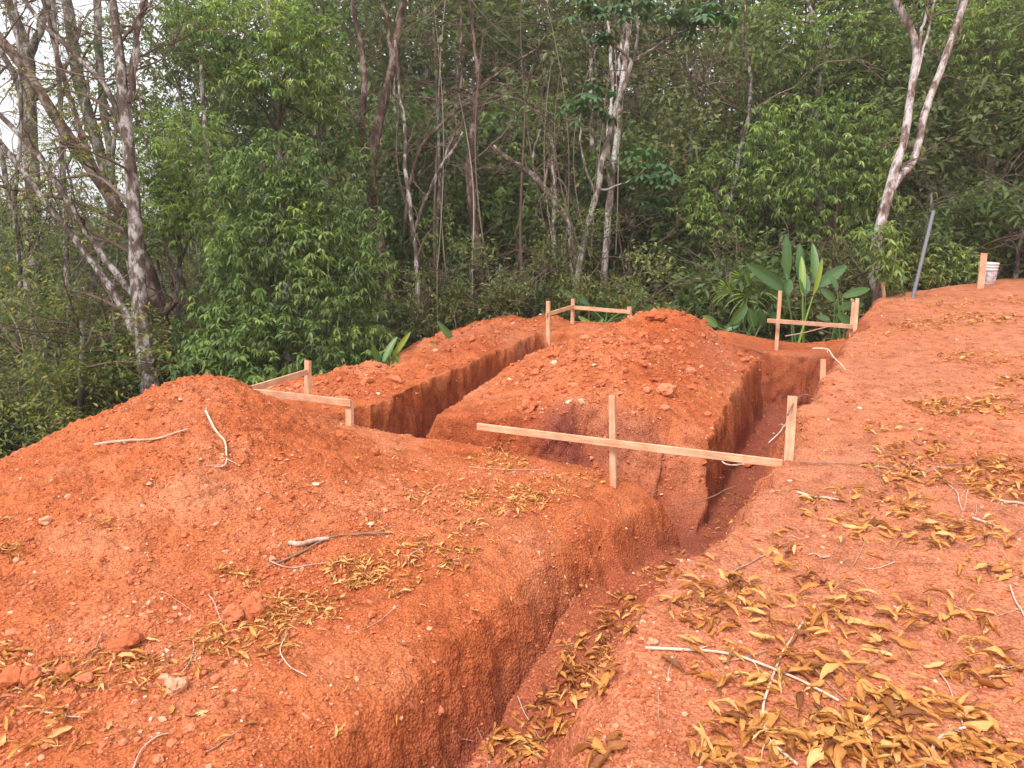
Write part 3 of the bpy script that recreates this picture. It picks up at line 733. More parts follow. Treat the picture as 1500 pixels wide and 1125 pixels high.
stick([(1480, 860), (1490, 885), (1500, 905)], 0.006, 0.005, "pale twig leaving the picture at the right edge", 0.9)
stick([(980, 640), (985, 640)], 0.005, 0.005, "", 0.4) if False else None
G_TW = "fine twigs scattered over the soil"
for k in range(60):             # fine twigs and root threads strewn about
    if k < 45: u, v = rng.uniform(930, 1495), rng.uniform(600, 1120)
    else: u, v = rng.uniform(20, 850), rng.uniform(690, 1115)
    a = rng.uniform(0, math.pi); L = rng.uniform(18, 60) * (v / 900)
    du, dv = math.cos(a) * L, math.sin(a) * L * 0.5
    side = "right terrace" if k < 45 else "left earth block"
    stick([(u - du, v - dv), (u + rng.normal(0, 5), v + rng.normal(0, 4)), (u + du, v + dv)], rng.uniform(0.0015, 0.0035), 0.0012,
          "fine short dry twig lying loose on the " + side, rng.uniform(0.25, 0.95), n=9, cat="twig", group=G_TW + ", " + side, name="fine_twig", sides=5)

# ------------------------------------------------------------------ clods, stones, crumbs
ICO_V = []
_ph = (1 + 5 ** 0.5) / 2
for a_, b_ in ((-1, _ph), (1, _ph), (-1, -_ph), (1, -_ph)):
    ICO_V += [(a_, b_, 0)]
for a_, b_ in ((-1, _ph), (1, _ph), (-1, -_ph), (1, -_ph)):
    ICO_V += [(0, a_, b_)]
for a_, b_ in ((_ph, -1), (_ph, 1), (-_ph, -1), (-_ph, 1)):
    ICO_V += [(a_, 0, b_)]
ICO_V = np.array(ICO_V) / math.hypot(1, _ph)
ICO_F = np.array([(0, 11, 5), (0, 5, 1), (0, 1, 7), (0, 7, 10), (0, 10, 11), (1, 5, 9), (5, 11, 4), (11, 10, 2), (10, 7, 6), (7, 1, 8),
                  (3, 9, 4), (3, 4, 2), (3, 2, 6), (3, 6, 8), (3, 8, 9), (4, 9, 5), (2, 4, 11), (6, 2, 10), (8, 6, 7), (9, 8, 1)])
def crumbs(name, pos, size, tint, mat):
    N = len(pos)
    jit = 1 + 0.40 * rng.standard_normal((N, 12, 1)) * 0.8
    V = ICO_V[None] * np.clip(jit, 0.55, 1.5) * np.stack([rng.uniform(0.7, 1.3, N), rng.uniform(0.7, 1.2, N), rng.uniform(0.55, 0.9, N)], -1)[:, None]
    a = rng.uniform(0, 2 * math.pi, N); c, s = np.cos(a)[:, None], np.sin(a)[:, None]
    X = V[..., 0] * c - V[..., 1] * s; Y = V[..., 0] * s + V[..., 1] * c
    V = np.stack([X, Y, V[..., 2]], -1) * size[:, None, None] + pos[:, None]
    Fi = ICO_F[None] + (np.arange(N) * 12)[:, None, None]
    return mesh_from(name, V.reshape(-1, 3), Fi.reshape(-1), 3, mat, False, np.repeat(tint, 12))

def crumb_field(N, rmin, rmax, smin, smax, keep):
    r = np.exp(rng.uniform(math.log(rmin), math.log(rmax), N)); t = rng.uniform(-0.72, 0.72, N)
    x, y = r * np.sin(t), r * np.cos(t)
    z, rough, cut, bank, o, dt, S, R = H_parts(x, y)
    patch = 0.5 + 0.5 * noise2(x * 1.6, y * 1.6, 91) + 0.35 * noise2(x * 5, y * 5, 92)
    pr = keep(patch, rough, cut, bank, o, S, R)
    m = rng.random(N) < pr
    x, y, rough, S, R = x[m], y[m], rough[m], S[m], R[m]
    u = rng.random(len(x)) ** 3.2
    size = smin + (smax - smin) * u
    size *= np.where(S > 5.2, 1.5, 1.0)
    z = H_full(x, y) + size * 0.18
    ti = np.clip(rng.normal(0.5, 0.2, len(x)) - 0.10 * (S > 5.2), 0, 0.9)
    pale = rng.random(len(x)) < 0.05
    ti = np.where(pale, rng.uniform(0.9, 1.0, len(x)), ti)
    return np.stack([x, y, z], -1), size, ti
def k_gen(patch, rough, cut, bank, o, S, R):
    foot = np.exp(-((R - np.interp(S, [1.5, 2, 3.4, 4.6], [-2.9, -2.66, -2.25, -1.9])) / 0.38) ** 2) * (S < 5.2) * (S > 0.8)
    p = 0.03 + 0.55 * np.clip(patch * 1.5 - 0.35, 0, 1) * (0.4 + rough) + 0.5 * rough * (S > 5) + 0.8 * foot
    p = np.where(bank > 0.5, 0.06 + 0.36 * np.clip(patch * 1.5 - 0.35, 0, 1), p)
    return p * (o < 0.6)
p1_, s1_, t1_ = crumb_field(190000, 1.5, 13.0, 0.003, 0.012, k_gen)
p2_, s2_, t2_ = crumb_field(30000, 1.8, 13.0, 0.006, 0.021, lambda pa, ro, cu, ba, o, S, R: k_gen(pa, ro, cu, ba, o, S, R) * np.where(ba > 0.5, 0.05, np.clip(pa, 0.05, 1)))
p3_, s3_, t3_ = crumb_field(9000, 4.5, 12.5, 0.012, 0.036, lambda pa, ro, cu, ba, o, S, R: np.clip(ro * 1.1, 0, 1) * (S > 5.3) * (cu < 0.4) * (ba < 0.3) * (o < 0.4) * 0.55)
cp = np.vstack([p2_, p3_]); cs = np.concatenate([s2_, s3_]); ct = np.concatenate([t2_, t3_])
order = np.argsort(-cs / np.linalg.norm(cp - CAM, axis=1))
indiv = order[:110]; rest = order[110:]
me_ = crumbs("soil_crumbs", np.vstack([p1_, cp[rest]]), np.concatenate([s1_, cs[rest]]), np.concatenate([t1_, ct[rest]]), M_CLOD)
tag(link("soil_crumbs", me_), "loose crumbs and grains of red soil scattered everywhere", "soil crumbs", None, "stuff")

def rock_mesh(seed, tint):
    """one lumpy clod: a subdivided icosahedron pushed by noise"""
    v = ICO_V.copy(); f = ICO_F.copy()
    for _ in range(2):
        cache = {}; nf = []; vl = list(v)
        def mid(a, b):
            k = (min(a, b), max(a, b))
            if k not in cache:
                m = (vl[a] + vl[b]) / 2; vl.append(m / np.linalg.norm(m)); cache[k] = len(vl) - 1
            return cache[k]
        for a, b, c in f:
            ab, bc, ca = mid(a, b), mid(b, c), mid(c, a)
            nf += [(a, ab, ca), (b, bc, ab), (c, ca, bc), (ab, bc, ca)]
        v = np.array(vl); f = np.array(nf)
    n = noise3(v * 1.3 + seed * 7.7, seed) * 0.40 + noise3(v * 2.6 + seed * 3.3, seed + 1) * 0.24 + noise3(v * 7 + seed, seed + 2) * 0.06
    v = v * (1 + n)[:, None]
    return mesh_from("earth_clod", v, f.reshape(-1), 3, M_CLOD, False, np.full(len(v), tint))
ROCKS = [rock_mesh(k, t) for k, t in enumerate((0.30, 0.42, 0.5, 0.58, 0.66, 0.78))]
PALE_ROCK = rock_mesh(11, 0.93)
def place_rock(me, pos, size, sq=0.75, tilt=0.3):
    return link("earth_clod", me, None, pos, (rng.uniform(-tilt, tilt), rng.uniform(-tilt, tilt), rng.uniform(0, 6.28)), (size * rng.uniform(0.85, 1.2), size * rng.uniform(0.85, 1.1), size * sq))
for i in indiv:
    S_, R_ = sr(cp[i, 0], cp[i, 1])
    if S_ > 5.4: lab, grp = "rough red clod of earth lying on the central heap", "clods of earth on the central heap"
    else: lab, grp = "small loose red clod lying on the near mound and block", "clods of earth on the near mound"
    o = place_rock(ROCKS[rng.integers(0, 6)], cp[i], cs[i]); tag(o, lab, "clod", grp)
def rock_px(u, v, wpx, me, lab, sq=0.8):
    p, ok = hit([u], [v]); p = p[0]
    d = (p - CAM) @ np.array([0, math.cos(PITCH), -math.sin(PITCH)])
    s = wpx * d / F / 2
    p[2] += s * sq * 0.55
    return tag(place_rock(me, p, s, sq, 0.2), lab, "clod")
rock_px(343, 908, 31, ROCKS[3], "left one of two large round clods touching each other", 0.9)
rock_px(370, 901, 28, ROCKS[2], "right upright one of two large round clods touching each other", 1.1)
rock_px(375, 882, 19, ROCKS[4], "round clod just above the pair of large clods", 0.8)
rock_px(257, 1013, 31, PALE_ROCK, "pale dusty stone on the near earth block below a thin stalk", 0.8)
rock_px(44, 993, 30, ROCKS[2], "round orange clod in the leaf line near the left edge", 0.8)
rock_px(14, 996, 34, ROCKS[1], "big clod at the left edge beside the round orange clod", 0.8)
rock_px(97, 992, 26, ROCKS[3], "orange clod among leaves right of the round orange clod", 0.8)
rock_px(186, 950, 40, ROCKS[0], "dark brown broad clod at the foot of the mound", 0.6)
rock_px(125, 1002, 22, ROCKS[4], "low clod with pebbles around it in the leaf line", 0.7)
rock_px(68, 767, 17, PALE_ROCK, "pale pink stone alone on the mound's left flank", 0.8)
rock_px(316, 1000, 14, ROCKS[4], "small clod right of the pale dusty stone", 0.8)
rock_px(771, 602, 24, ROCKS[3], "bright orange clod on the front of the central heap", 0.9)
rock_px(975, 577, 28, ROCKS[5], "large pinkish clod on the right side of the central heap", 0.7)
rock_px(500, 640, 18, ROCKS[1], "rough clod on the near mound below the corner post", 0.8)
rock_px(548, 665, 16, ROCKS[0], "dark clod on the near mound's right shoulder", 0.8)
rock_px(955, 944, 15, PALE_ROCK, "pale stone at the trench lip beside the long white stick", 0.8)
rock_px(1095, 680, 18, ROCKS[1], "dark red lump in the trench under the board end", 0.7)
rock_px(960, 468, 26, ROCKS[0], "dark hollow-faced clod at the top of the central heap", 0.6)

# ------------------------------------------------------------------ dry leaves on the soil
def leaf_batch(N, L, W, curl, bend, twist):
    """curled dry leaves: (N, 8, 5, 3) grids along X"""
    s = np.linspace(0, 1, 8); t = np.linspace(-1, 1, 5)
    w = np.sin(np.pi * np.clip(s * 0.97 + 0.03, 0, 1)) ** 0.8 * (1 - 0.25 * s)
    ww = W[:, None] * w[None]                                    # half widths
    ang = curl[:, None, None] * t[None, None, :] * (0.7 + 0.6 * s)[None, :, None]
    rad = ww[:, :, None] / np.maximum(np.abs(curl[:, None, None]), 0.05)
    y = rad * np.sin(ang); z = rad * (1 - np.cos(ang))
    x = L[:, None, None] * s[None, :, None] + 0 * y
    zb = bend[:, None] * L[:, None] * 4 * s[None] * (1 - s[None])
    th = twist[:, None] * (s[None] - 0.5)
    c, sn = np.cos(th)[:, :, None], np.sin(th)[:, :, None]
    y2, z2 = y * c - z * sn, y * sn + z * c
    z2 = z2 + zb[:, :, None]
    g = np.stack([x - L[:, None, None] * 0.5, y2, z2], -1)
    rag = rng.normal(0, 1, g.shape) * np.array([0.012, 0.018, 0.022]) * L[:, None, None, None]
    rag[:, :, 1:4] *= 0.6
    return g + rag
LQ = np.array([[i * 5 + j, i * 5 + j + 1, (i + 1) * 5 + j + 1, (i + 1) * 5 + j] for i in range(7) for j in range(4)])
def rnd_leaves(N, lmin, lmax, slim):
    L = rng.uniform(lmin, lmax, N) * np.where(rng.random(N) < 0.25, rng.uniform(0.35, 0.8, N), 1.0); W = L * rng.uniform(0.13, 0.29, N) * slim
    return leaf_batch(N, L, W, rng.uniform(0.7, 2.7, N) * rng.choice([-1, 1, 1], N), rng.uniform(-0.20, 0.22, N), rng.uniform(-2.2, 2.2, N))
def place_leaves(G, pos, tiltmax):
    N = len(G)
    yaw = rng.uniform(0, 2 * math.pi, N); pit = rng.normal(0, tiltmax, N); rol = rng.normal(0, tiltmax * 1.3, N)
    V = G.reshape(N, -1, 3)
    def rot(V, a, i, j):
        c, s = np.cos(a)[:, None], np.sin(a)[:, None]; o = V.copy()
        o[..., i] = V[..., i] * c - V[..., j] * s; o[..., j] = V[..., i] * s + V[..., j] * c; return o
    V = rot(V, rol, 1, 2); V = rot(V, pit, 0, 2); V = rot(V, yaw, 0, 1)
    V[..., 2] -= np.quantile(V[..., 2], 0.12, axis=1)[:, None]
    return V + pos[:, None]
# (u, v, ru, rv, count, length range, slimness, place)
PATCHES = [
    (1045, 885, 75, 42, 75, (0.07, 0.13), 1.0, 't'), (1150, 885, 110, 50, 85, (0.07, 0.13), 1.0, 't'), (1230, 935, 110, 55, 75, (0.08, 0.14), 1.0, 't'),
    (1100, 970, 120, 40, 45, (0.07, 0.13), 1.0, 't'), (1180, 1035, 140, 50, 85, (0.08, 0.14), 1.0, 't'), (1330, 1075, 110, 55, 150, (0.08, 0.14), 1.0, 't'),
    (1090, 1095, 80, 40, 60, (0.08, 0.14), 1.0, 't'), (1230, 1100, 100, 35, 70, (0.08, 0.14), 1.0, 't'), (1450, 1110, 60, 25, 40, (0.08, 0.14), 1.0, 't'),
    (1430, 975, 60, 32, 38, (0.08, 0.14), 1.0, 't'), (1370, 905, 70, 35, 26, (0.08, 0.13), 1.0, 't'), (1430, 840, 55, 18, 12, (0.09, 0.15), 1.2, 't'),
    (1270, 745, 95, 28, 110, (0.07, 0.12), 1.0, 't'), (1340, 785, 90, 22, 70, (0.07, 0.13), 1.0, 't'), (1150, 805, 22, 30, 26, (0.07, 0.12), 1.0, 't'), (1430, 790, 60, 22, 35, (0.08, 0.13), 1.0, 't'),
    (1380, 690, 110, 22, 150, (0.07, 0.13), 1.0, 't'), (1465, 705, 50, 30, 110, (0.07, 0.13), 1.0, 't'), (1335, 660, 60, 14, 45, (0.07, 0.12), 1.0, 't'),
    (1390, 598, 60, 13, 85, (0.07, 0.12), 1.0, 't'), (1470, 600, 40, 14, 40, (0.07, 0.12), 1.0, 't'), (1290, 628, 30, 8, 10, (0.07, 0.12), 1.0, 't'),
    (1440, 525, 60, 10, 45, (0.08, 0.13), 1.0, 't'), (1480, 560, 30, 7, 25, (0.08, 0.13), 1.0, 't'), (1350, 477, 45, 9, 60, (0.08, 0.13), 1.0, 't'),
    (1440, 468, 60, 9, 80, (0.08, 0.13), 1.0, 't'), (1400, 445, 80, 6, 40, (0.08, 0.13), 1.0, 't'), (1480, 440, 30, 6, 20, (0.08, 0.13), 1.0, 't'), (1290, 520, 90, 30, 18, (0.06, 0.1), 1.0, 't'),
    (1340, 418, 30, 3, 30, (0.08, 0.13), 1.1, 't'), (1300, 900, 260, 260, 150, (0.05, 0.12), 0.9, 't'), (1400, 560, 120, 120, 60, (0.06, 0.12), 0.9, 't'),
    (860, 975, 40, 45, 120, (0.06, 0.11), 0.9, 'c'), (900, 900, 35, 40, 90, (0.06, 0.10), 0.9, 'c'), (820, 1040, 40, 40, 60, (0.06, 0.11), 0.9, 'c'), (750, 1095, 40, 28, 60, (0.07, 0.12), 0.9, 'c'), (880, 1100, 35, 25, 14, (0.07, 0.12), 1.0, 'c'),
    (960, 820, 40, 45, 90, (0.05, 0.09), 0.9, 'c'), (1030, 770, 40, 22, 60, (0.05, 0.08), 0.9, 'c'), (1075, 735, 25, 14, 40, (0.05, 0.08), 0.7, 'c'),
    (520, 838, 40, 22, 130, (0.05, 0.08), 0.62, 'l'), (430, 895, 70, 22, 110, (0.05, 0.09), 0.62, 'l'), (360, 940, 80, 25, 100, (0.05, 0.09), 0.62, 'l'), (150, 985, 90, 25, 80, (0.05, 0.09), 0.62, 'l'),
    (60, 1005, 60, 14, 40, (0.05, 0.09), 0.62, 'l'), (250, 965, 90, 28, 60, (0.05, 0.09), 0.62, 'l'), (620, 820, 70, 30, 110, (0.05, 0.08), 0.65, 'l'), (680, 785, 50, 25, 60, (0.05, 0.08), 0.65, 'l'), (575, 860, 30, 14, 36, (0.04, 0.07), 0.65, 'l'),
    (740, 735, 60, 22, 160, (0.05, 0.08), 0.65, 'l'), (730, 675, 45, 16, 110, (0.05, 0.08), 0.6, 'l'), (800, 720, 45, 22, 60, (0.05, 0.08), 0.65, 'l'), (850, 705, 35, 12, 26, (0.05, 0.08), 0.7, 'l'), (640, 735, 40, 25, 50, (0.05, 0.08), 0.6, 'l'),
    (160, 772, 18, 9, 16, (0.05, 0.09), 0.5, 'l'), (15, 810, 18, 8, 24, (0.05, 0.09), 0.55, 'l'), (340, 842, 34, 6, 26, (0.05, 0.08), 0.5, 'l'), (370, 860, 10, 15, 16, (0.04, 0.07), 0.5, 'l'), (20, 970, 30, 25, 24, (0.06, 0.1), 0.6, 'l'),
    (60, 1070, 80, 40, 30, (0.06, 0.1), 0.8, 'l'), (430, 900, 60, 30, 24, (0.05, 0.08), 0.7, 'l'), (560, 720, 70, 60, 40, (0.04, 0.07), 0.6, 'l'), (650, 690, 90, 40, 50, (0.04, 0.07), 0.6, 'l'), (350, 1040, 250, 60, 40, (0.04, 0.08), 0.7, 'l'),
    (640, 860, 220, 90, 45, (0.04, 0.06), 0.6, 'l'), (420, 640, 160, 40, 26, (0.04, 0.07), 0.6, 'l'), (10, 765, 14, 10, 8, (0.05, 0.08), 0.6, 'l'),
    (1180, 575, 22, 12, 40, (0.04, 0.08), 0.4, 'c'), (1170, 620, 14, 22, 30, (0.04, 0.08), 0.4, 'c'),
]
recs = []
for (u, v, ru, rv, n, (l0, l1), slim, place) in PATCHES:
    n = int(n * {'t': 1.05 if v > 640 else 1.4, 'c': 0.9, 'l': 1.3}[place])
    k = np.sqrt(rng.random(n)) if n > 30 else rng.random(n) ** 0.6
    th_ = rng.uniform(0, 2 * math.pi, n)
    uu = u + ru * k * np.cos(th_) * 1.08; vv_ = v + rv * k * np.sin(th_) * 1.08
    p, ok = hit(uu, vv_)
    p = p[ok]
    if place == 'c':
        S_, R_ = sr(p[:, 0], p[:, 1]); p = p[(R_ > np.interp(S_, RL_S, RL_R) + 0.04) & (S_ > 1)]
    if len(p) == 0: continue
    if place == 't': l0, l1 = l0 * 0.70, l1 * 0.82
    p[:, 2] += rng.random(len(p)) ** 2 * (0.024 if n > 45 and place == 't' else 0.018)
    G = rnd_leaves(len(p), l0, l1, slim)
    V = place_leaves(G, p, 0.22)
    base = {'t': 0.53, 'c': 0.42, 'l': 0.70}[place]
    ti = np.clip(rng.normal(base, 0.27, len(p)), 0, 0.96); ti = np.where(rng.random(len(p)) < 0.005, 1.0, ti)
    for j in range(len(p)): recs.append((V[j], p[j], ti[j], place))
vis = np.argsort([np.linalg.norm(r[1] - CAM) / (np.ptp(r[0], axis=0).max()) for r in recs])
LEAF_LAB = {'t': ("curled golden brown dry leaf lying on the right terrace", "dry leaves strewn over the right terrace"),
            'c': ("curled dull brown dry leaf lying in the trench bottom", "dry leaves lying in the trench"),
            'l': ("slender yellow dry leaf lying on the left mound and block", "dry leaves on the left mound")}
stuffV, stuffT = [], []
for rank, i in enumerate(vis):
    V, p, t_, pl = recs[i]
    if rank < 300:
        lab, grp = LEAF_LAB[pl]
        o = link("dry_leaf", mesh_from("dry_leaf", V - p, LQ, 4, M_DRYLEAF, True, np.full(len(V), t_)), None, p); tag(o, lab, "leaf", grp)
    else:
        stuffV.append(V); stuffT.append(t_)
N = len(stuffV)
q = (LQ[None] + (np.arange(N) * 40)[:, None, None]).reshape(-1)
tag(link("leaf_litter", mesh_from("leaf_litter", np.concatenate(stuffV), q, 4, M_DRYLEAF, True, np.repeat(stuffT, 40))), "dry curled leaf litter scattered in drifts over the soil", "leaf litter", None, "stuff")

# ------------------------------------------------------------------ foliage

def whorls(pos, out, k, L, W, droop, jitter=0.35):
    """k drooping leaflets round each point; returns (n*k, 6, 3)"""
    n = len(pos)
    az0 = np.arctan2(out[:, 1], out[:, 0])
    az = az0[:, None] + (np.arange(k)[None] / k * 2 - 1 + 1 / k) * math.pi * 0.92 + rng.normal(0, 0.25, (n, k))
    el = -droop + rng.normal(0, jitter, (n, k)) + 0.35 * out[:, 2:3]
    d = np.stack([np.cos(az) * np.cos(el), np.sin(az) * np.cos(el), np.sin(el)], -1).reshape(-1, 3)
    p = np.repeat(pos, k, 0)
    Ls = L * rng.uniform(0.65, 1.25, (n * k, 1)); Ws = W * rng.uniform(0.7, 1.2, (n * k, 1))
    side = unit(np.cross(d, np.array([0, 0, 1.0])) + rng.normal(0, 0.35, d.shape))
    up = np.cross(side, d)
    sag = np.array([0, 0, -1.0])
    b = p + d * Ls * 0.06
    m1 = p + d * Ls * 0.38 + up * Ls * 0.05; m2 = p + d * Ls * 0.70 + sag * Ls * 0.04; t = p + d * Ls + sag * Ls * 0.20
    return np.stack([b, m1 + side * Ws * 0.48, m1 - side * Ws * 0.48, m2 + side * Ws * 0.36, m2 - side * Ws * 0.36, t], 1)
LF6 = np.array([0, 2, 1, 1, 2, 4, 3, 3, 4, 5]); LC6 = np.array([3, 4, 3])
def leaf_mesh(name, V, tint, mat):
    n = len(V)
    f = (LF6[None] + (np.arange(n) * 6)[:, None]).reshape(-1)
    return mesh_from(name, V.reshape(-1, 3), f, np.tile(LC6, n), mat, False, np.repeat(tint, 6))
def diamonds(pos, L, W):
    n = len(pos)
    d = unit(rng.normal(0, 1, (n, 3)) * np.array([1, 1, 0.6]) + np.array([0, 0, -0.25])); s = unit(np.cross(d, rng.normal(0, 1, (n, 3)) * np.array([0.5, 0.5, 1]) + np.array([0, 0, 0.8])))
    Ls = L * rng.uniform(0.6, 1.3, (n, 1)); Ws = W * rng.uniform(0.7, 1.2, (n, 1))
    a = pos; c = pos + d * Ls + np.array([0, 0, -0.15]) * Ls; m = pos + d * Ls * 0.45
    return np.stack([a, m + s * Ws * 0.5, c, m - s * Ws * 0.5], 1)
def dia_mesh(name, V, tint, mat):
    return mesh_from(name, V.reshape(-1, 3), np.arange(len(V) * 4), 4, mat, False, np.repeat(tint, 4))

def clump_points(c, rad, n, seed=0):
    """points through an uneven clump, thicker towards the outside and in tiers, with gaps"""
    d = unit(rng.normal(0, 1, (n, 3)))
    r = rng.uniform(0.45, 1.0, n) ** 0.6
    r = r * (1 + 0.42 * noise3(d * 2.2 + seed * 3.1, seed) + 0.22 * noise3(d * 5 + seed, seed + 5))
    keep = noise3(d * 3.4 + seed * 1.7, seed + 9) > -0.30
    p = d * r[:, None]
    return c + p[keep] * rad, d[keep]

def px_clumps(cl, dens=1.0, step=11.0):
    """clumps given as seen from the photograph's standpoint: (u, v, ru, rv, depth) -> points, outward directions"""
    P, D = [], []
    for k, (u, v, ru, rv, d) in enumerate(cl):
        c = at(u, v, d); s = d / F
        rad = np.array([ru * s, 0.5 * (ru + rv) * s, rv * s]) * 1.05
        n = int(dens * 4.2 * ru * rv / (step * step) * 4)
        p, o = clump_points(c, rad, n, int(u * 3 + v))
        P.append(p); D.append(o)
    return np.vstack(P), np.vstack(D)

def gz(x, y): return float(H_full(np.array([x], float), np.array([y], float))[0])

def limb_pts(path, d0, d1=None, wob=0.0015, n=26):
    """path of (u, v, width px) -> smooth 3D points and radii"""
    path = np.asarray(path, float); d1 = d0 if d1 is None else d1
    q = resample(path, n)
    d = np.linspace(d0, d1, n)
    p = at(q[:, 0], q[:, 1], d)
    k = np.linspace(0, 1, n) * 9
    p += np.stack([noise2(k + j * 31 + path[0, 0], k * 0 + path[0, 1], 7) for j in range(3)], -1) * wob * d0
    return p, np.maximum(q[:, 2], 0.5) * d / F / 2 * 0.74

def limb_mesh(name, limbs, mat, sides=10):
    a = Acc()
    for p, r in limbs:
        v, f = tubes(p[None], r[None], sides)
        v = v + 0.12 * np.repeat(r, sides)[:, None] * np.stack([noise3(v * 5, 61), noise3(v * 5, 62), noise3(v * 5, 63)], -1)
        a.add(v, f, 4)
        a.add(v[-sides:], list(range(sides))[::-1], np.array([sides]))
    return a.mesh(name, mat, True)

def down_to_ground(p, r, flare=1.35):
    """extend a trunk's foot straight on to the ground"""
    x, y = p[0, 0], p[0, 1]; z = gz(x, y) - 0.15
    if p[0, 2] > z + 0.05:
        k = np.linspace(0, 1, 6)[:-1, None]
        dirn = (p[0] - p[3]); dirn = dirn / max(abs(dirn[2]), 1e-6) * 0.35; foot = np.array([x + np.clip(dirn[0] * (p[0, 2] - z), -0.5, 0.5), y, z])
        p = np.vstack([foot * (1 - k) + p[0] * k, p]); r = np.concatenate([r[0] * (flare + (1 - flare) * k[:, 0]), r])
    return p, r

def up_on(p, r, h, bend=0.3, n=10):
    d = unit(p[-1] - p[-4]); d[2] = max(d[2], 0.4); d = unit(d)
    k = np.linspace(0, 1, n + 1)[1:, None]
    side = rng.normal(0, bend, 3) * np.array([1, 1, 0])
    q = p[-1] + d * h * k + side * k * k
    return np.vstack([p, q]), np.concatenate([r, r[-1] * (1 - 0.55 * k[:, 0])])

def spray(p, d, L, r, lev, out, droop=0.0, nch=3, spread=0.8):
    n = 7
    pts = [p]; dd = d.copy()
    for i in range(n - 1):
        dd = unit(dd + rng.normal(0, 0.16, 3) + np.array([0, 0, -droop])); pts.append(pts[-1] + dd * L / (n - 1))
    pts = np.array(pts); out.append((pts, np.linspace(r, r * 0.45, n)))
    if lev > 0:
        for _ in range(nch):
            i = rng.integers(1, n)
            t = unit(pts[i] - pts[i - 1]); nd = unit(t + spread * unit(rng.normal(0, 1, 3)))
            spray(pts[i], nd, L * rng.uniform(0.45, 0.75), r * 0.55, lev - 1, out, droop, nch, spread)
def spray_mesh(name, out, mat, sides=4, tint=0.45):
    P = np.array([o[0] for o in out]); R = np.array([o[1] for o in out])
    v, f = tubes(P, R, sides)
    return mesh_from(name, v, f, 4, mat, True, np.clip(np.repeat(np.repeat(rng.normal(tint, 0.13, len(P)), P.shape[1]), sides), 0, 1))

def px_tree(name, label, trunk, d, bark, limbs=(), clumps=(), leaf=M_LEAF_BRIGHT, k=7, L=0.10, W=0.03, droop=0.55, dens=1.0, step=11.0, up=0.0, twigs=0, cat="tree", group=None, tint=(0.5, 0.2), ground_trunk=True, tdepth=None, twig_len=0.9, reseed=None):
    p, r = limb_pts(trunk, d, tdepth)
    if ground_trunk: p, r = down_to_ground(p, r)
    tops = []
    if up: p, r = up_on(p, r, up)
    base = p[0].copy(); base[2] = gz(base[0], base[1])
    root = empty(name, base, label, cat, group)
    link("trunk", limb_mesh("trunk", [(p - base, r)], bark, 12), root)
    out = []
    for lp in limbs:
        path, dd, lup = lp[0], lp[1], (lp[2] if len(lp) > 2 else 0)
        lpts, lr = limb_pts(path, d if np.isscalar(dd) is False else d, dd) if dd is not None else limb_pts(path, d)
        if lup: lpts, lr = up_on(lpts, lr, lup)
        link("limb", limb_mesh("limb", [(lpts - base, lr)], bark, 9), root)
        if twigs:
            for _ in range(twigs):
                i = rng.integers(len(lpts) // 3, len(lpts)); spray(lpts[i] - base, unit(rng.normal(0, 1, 3) + np.array([0, 0, 0.2])), rng.uniform(0.5, 1.2) * twig_len, lr[i] * 0.22 + 0.003, 2, out, 0.02)
    if twigs:
        for _ in range(twigs * 2):
            i = rng.integers(len(p) // 3, len(p)); spray(p[i] - base, unit(rng.normal(0, 1, 3) + np.array([0, 0, 0.2])), rng.uniform(0.5, 1.2) * twig_len, r[i] * 0.18 + 0.003, 2, out, 0.02)
    if clumps:
        P, D = px_clumps(clumps, dens, step)
        for c in clumps[:: max(1, len(clumps) // 10)]:
            cp_ = at(c[0], c[1], c[4]); j = np.argmin(np.linalg.norm(p - cp_ + np.array([0, 0, 0.6]), axis=1))
            q = resample(np.array([p[j], (p[j] + cp_) / 2 + np.array([0, 0, 0.12]), cp_]), 7)
            out.append((q - base, np.linspace(min(r[j] * 0.6, 0.03), 0.006, 7)))
        V = whorls(P - base, D, k, L, W, droop)
        wt = np.clip(rng.normal(tint[0], tint[1], len(P)) + 0.22 * noise3(P * 1.6, 33), 0, 1)
        ti = np.clip(np.repeat(wt, k) + rng.normal(0, 0.07, len(P) * k), 0, 1)
        link("crown", leaf_mesh("crown", V, ti, leaf), root)
    if len(out) > 24: link("branches", spray_mesh("branches", out, M_BRANCH, 5, 0.4), root)
    else:
        for o_ in out: link("branch", spray_mesh("branch", [o_], M_BRANCH, 5, 0.4), root)
    return root

# -- left: the leaning pale-barked trees in front of the bright sky
px_tree("mottled_tree", "white-mottled tree with a long leaning second stem at the left edge of the forest",
        [(222, 585, 38), (212, 520, 34), (205, 440, 30), (198, 340, 28), (190, 240, 24), (178, 120, 20), (165, 0, 17)], 9.6, M_BARK_MOTTLED,
        [([(212, 512, 18), (180, 455, 16), (130, 375, 14), (80, 310, 12), (30, 245, 11), (-30, 170, 9)], None),
         ([(200, 437, 14), (165, 395, 13), (120, 330, 12), (60, 235, 11), (0, 165, 10)], None),
         ([(190, 150, 14), (200, 60, 12), (212, -20, 10)], None), ([(186, 200, 12), (150, 120, 10), (70, 45, 9), (20, -20, 8)], None),
         ([(175, 60, 7), (195, 40, 6), (225, -5, 5)], None)], [(60, 330, 110, 60, 9.8), (110, 250, 70, 55, 9.8), (50, 420, 70, 50, 9.6), (130, 170, 50, 40, 10), (60, 130, 60, 40, 10)], M_LEAF_OLIVE, 5, 0.06, 0.022, 0.4, 0.30, 9, 0.8, 5, tint=(0.62, 0.22))
